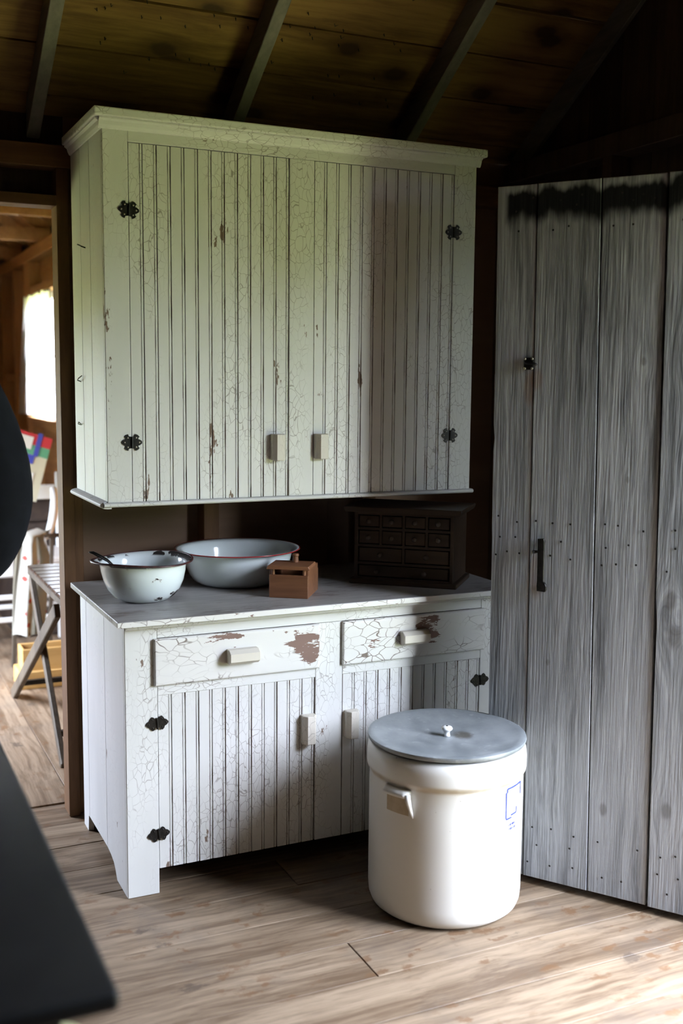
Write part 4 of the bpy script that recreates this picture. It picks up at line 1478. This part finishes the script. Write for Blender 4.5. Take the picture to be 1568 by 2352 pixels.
M['floral'] = floral()
b = bmesh.new()
rows_ = []
NU = 26
sects = [(.700, .20, .12), (.690, .14, .10), (.655, .095, .15), (.58, .085, .17), (.45, .075, .165), (.30, .068, .16), (.20, .066, .155)]
for j, (z, x0, w) in enumerate(sects):
    rr = []
    for i in range(NU + 1):
        u = i / NU
        x_ = x0 + w * u
        y_ = 2.52 + .05 * math.sin(u * 9 + j * .25) + (.16 if j == 0 else .10 if j == 1 else .02 if j == 2 else 0) + .05 * u
        rr.append(b.verts.new((x_, y_, z + .012 * math.sin(u * 7))))
    rows_.append(rr)
for r0, r1 in zip(rows_, rows_[1:]):
    for i in range(NU):
        b.faces.new((r0[i], r0[i + 1], r1[i + 1], r1[i]))
bmesh.ops.solidify(b, geom=b.faces[:], thickness=.004)
fc = link('draped_cloth', b, 'floral', None, smooth=True)
tag(fc, 'pale cloth with red flowers draped in front of the white chair', 'cloth')
# stand beneath the cloth: a clothes horse
chs = empty('clothes_horse', (.2, 2.6, 0), label='slim wooden rack holding the flowered cloth', cat='rack')
for x_ in (.09, .27):
    link('upright', bar((x_, 2.72, 0), (x_ + .03, 2.74, .655), .02, .02, bev=.002), 'fold', chs)
link('rail', bar((.08, 2.745, .668), (.34, 2.745, .668), .02, .02, bev=.002), 'fold', chs)

# ---- wooden crate on the floor
M['ply'] = wood('yellow_plywood', (.50, .29, .09), (.66, .42, .16), 'X', var=.08)
cb = empty('wooden_crate', (.3, 2.36, 0), label='yellow plywood crate on the floor under the folding table', cat='crate')
link('base', box(.050, .60, 2.27, 2.45, 0, .085, .003), 'ply', cb)
for y0, y1 in ((2.29, 2.302), (2.418, 2.43)):
    link('side', box(.070, .58, y0, y1, .0855, .19, .002), 'ply', cb)
for x0, x1 in ((.070, .082), (.568, .58)):
    link('end', box(x0, x1, 2.3025, 2.4175, .0855, .19, .002), 'ply', cb)

# ---- leaning display board with coloured bands, on a dark trunk
M['board_dark'] = mottled('dark_trunk_leather', (.03, .02, .016), (.06, .04, .03), 12, .6)
tk = empty('dark_trunk', (.42, 3.6, 0), label='dark trunk standing against the wall under the curtained window', cat='trunk')
link('body', box(.20, .57, 3.35, 4.05, 0, .66, .01, 2), 'board_dark', tk)
link('lid', box(.19, .575, 3.34, 4.06, .662, .80, .02, 3), 'board_dark', tk)
for y_ in (3.5, 3.9):
    link('strap', box(.186, .5745, y_, y_ + .04, .62, .8045, .002), 'fold', tk)


def band(name, col):
    M[name] = plain(name, col, .5).m


band('card_cream', (.62, .60, .46))
band('card_red', (.62, .05, .07))
band('card_green', (.12, .40, .25))
band('card_blue', (.07, .09, .50))
band('card_white', (.85, .85, .85))
bd_ = empty('display_board', (.34, 3.3, .80), label='leaning pale display card with red, green and blue bands', cat='sign')
# card plane leans back; local axes u (along x), v (up the slope)
O = Vector((.195, 3.12, .832))
U = Vector((.95, .02, -.30)).normalized()
V_ = Vector((.30, .16, .94)).normalized()
V_ = (V_ - U * V_.dot(U)).normalized()
N_ = U.cross(V_).normalized()
if N_.y > 0:
    N_ = -N_


def card(name, u0, u1, v0, v1, lift, mat):
    b = bmesh.new()
    q = []
    for l_ in (lift, lift + .0012):
        q.append([b.verts.new(O + U * a + V_ * c_ + N_ * l_) for a, c_ in ((u0, v0), (u1, v0), (u1, v1), (u0, v1))])
    b.faces.new(q[0])
    b.faces.new(q[1])
    for i in range(4):
        b.faces.new((q[0][i], q[0][(i + 1) % 4], q[1][(i + 1) % 4], q[1][i]))
    return link(name, b, mat, bd_)


card('panel', -.12, .10, 0, .36, -.006, 'card_cream')
card('red_band', -.12, .10, .30, .36, -.003, 'card_red')
card('green_band', -.12, .10, .245, .298, -.003, 'card_green')
card('blue_band', -.12, .03, .195, .243, -.003, 'card_blue')
card('blue_band', .02, .045, .24, .37, 0, 'card_blue')
card('white_square', -.075, .0, .27, .34, 0, 'card_white')
card('white_square', -.085, -.02, .08, .15, -.003, 'card_white')
card('white_square', -.01, .05, .08, .15, -.003, 'card_white')
card('white_square', -.085, -.02, .02, .07, -.003, 'card_white')
bpy.context.view_layer.update()
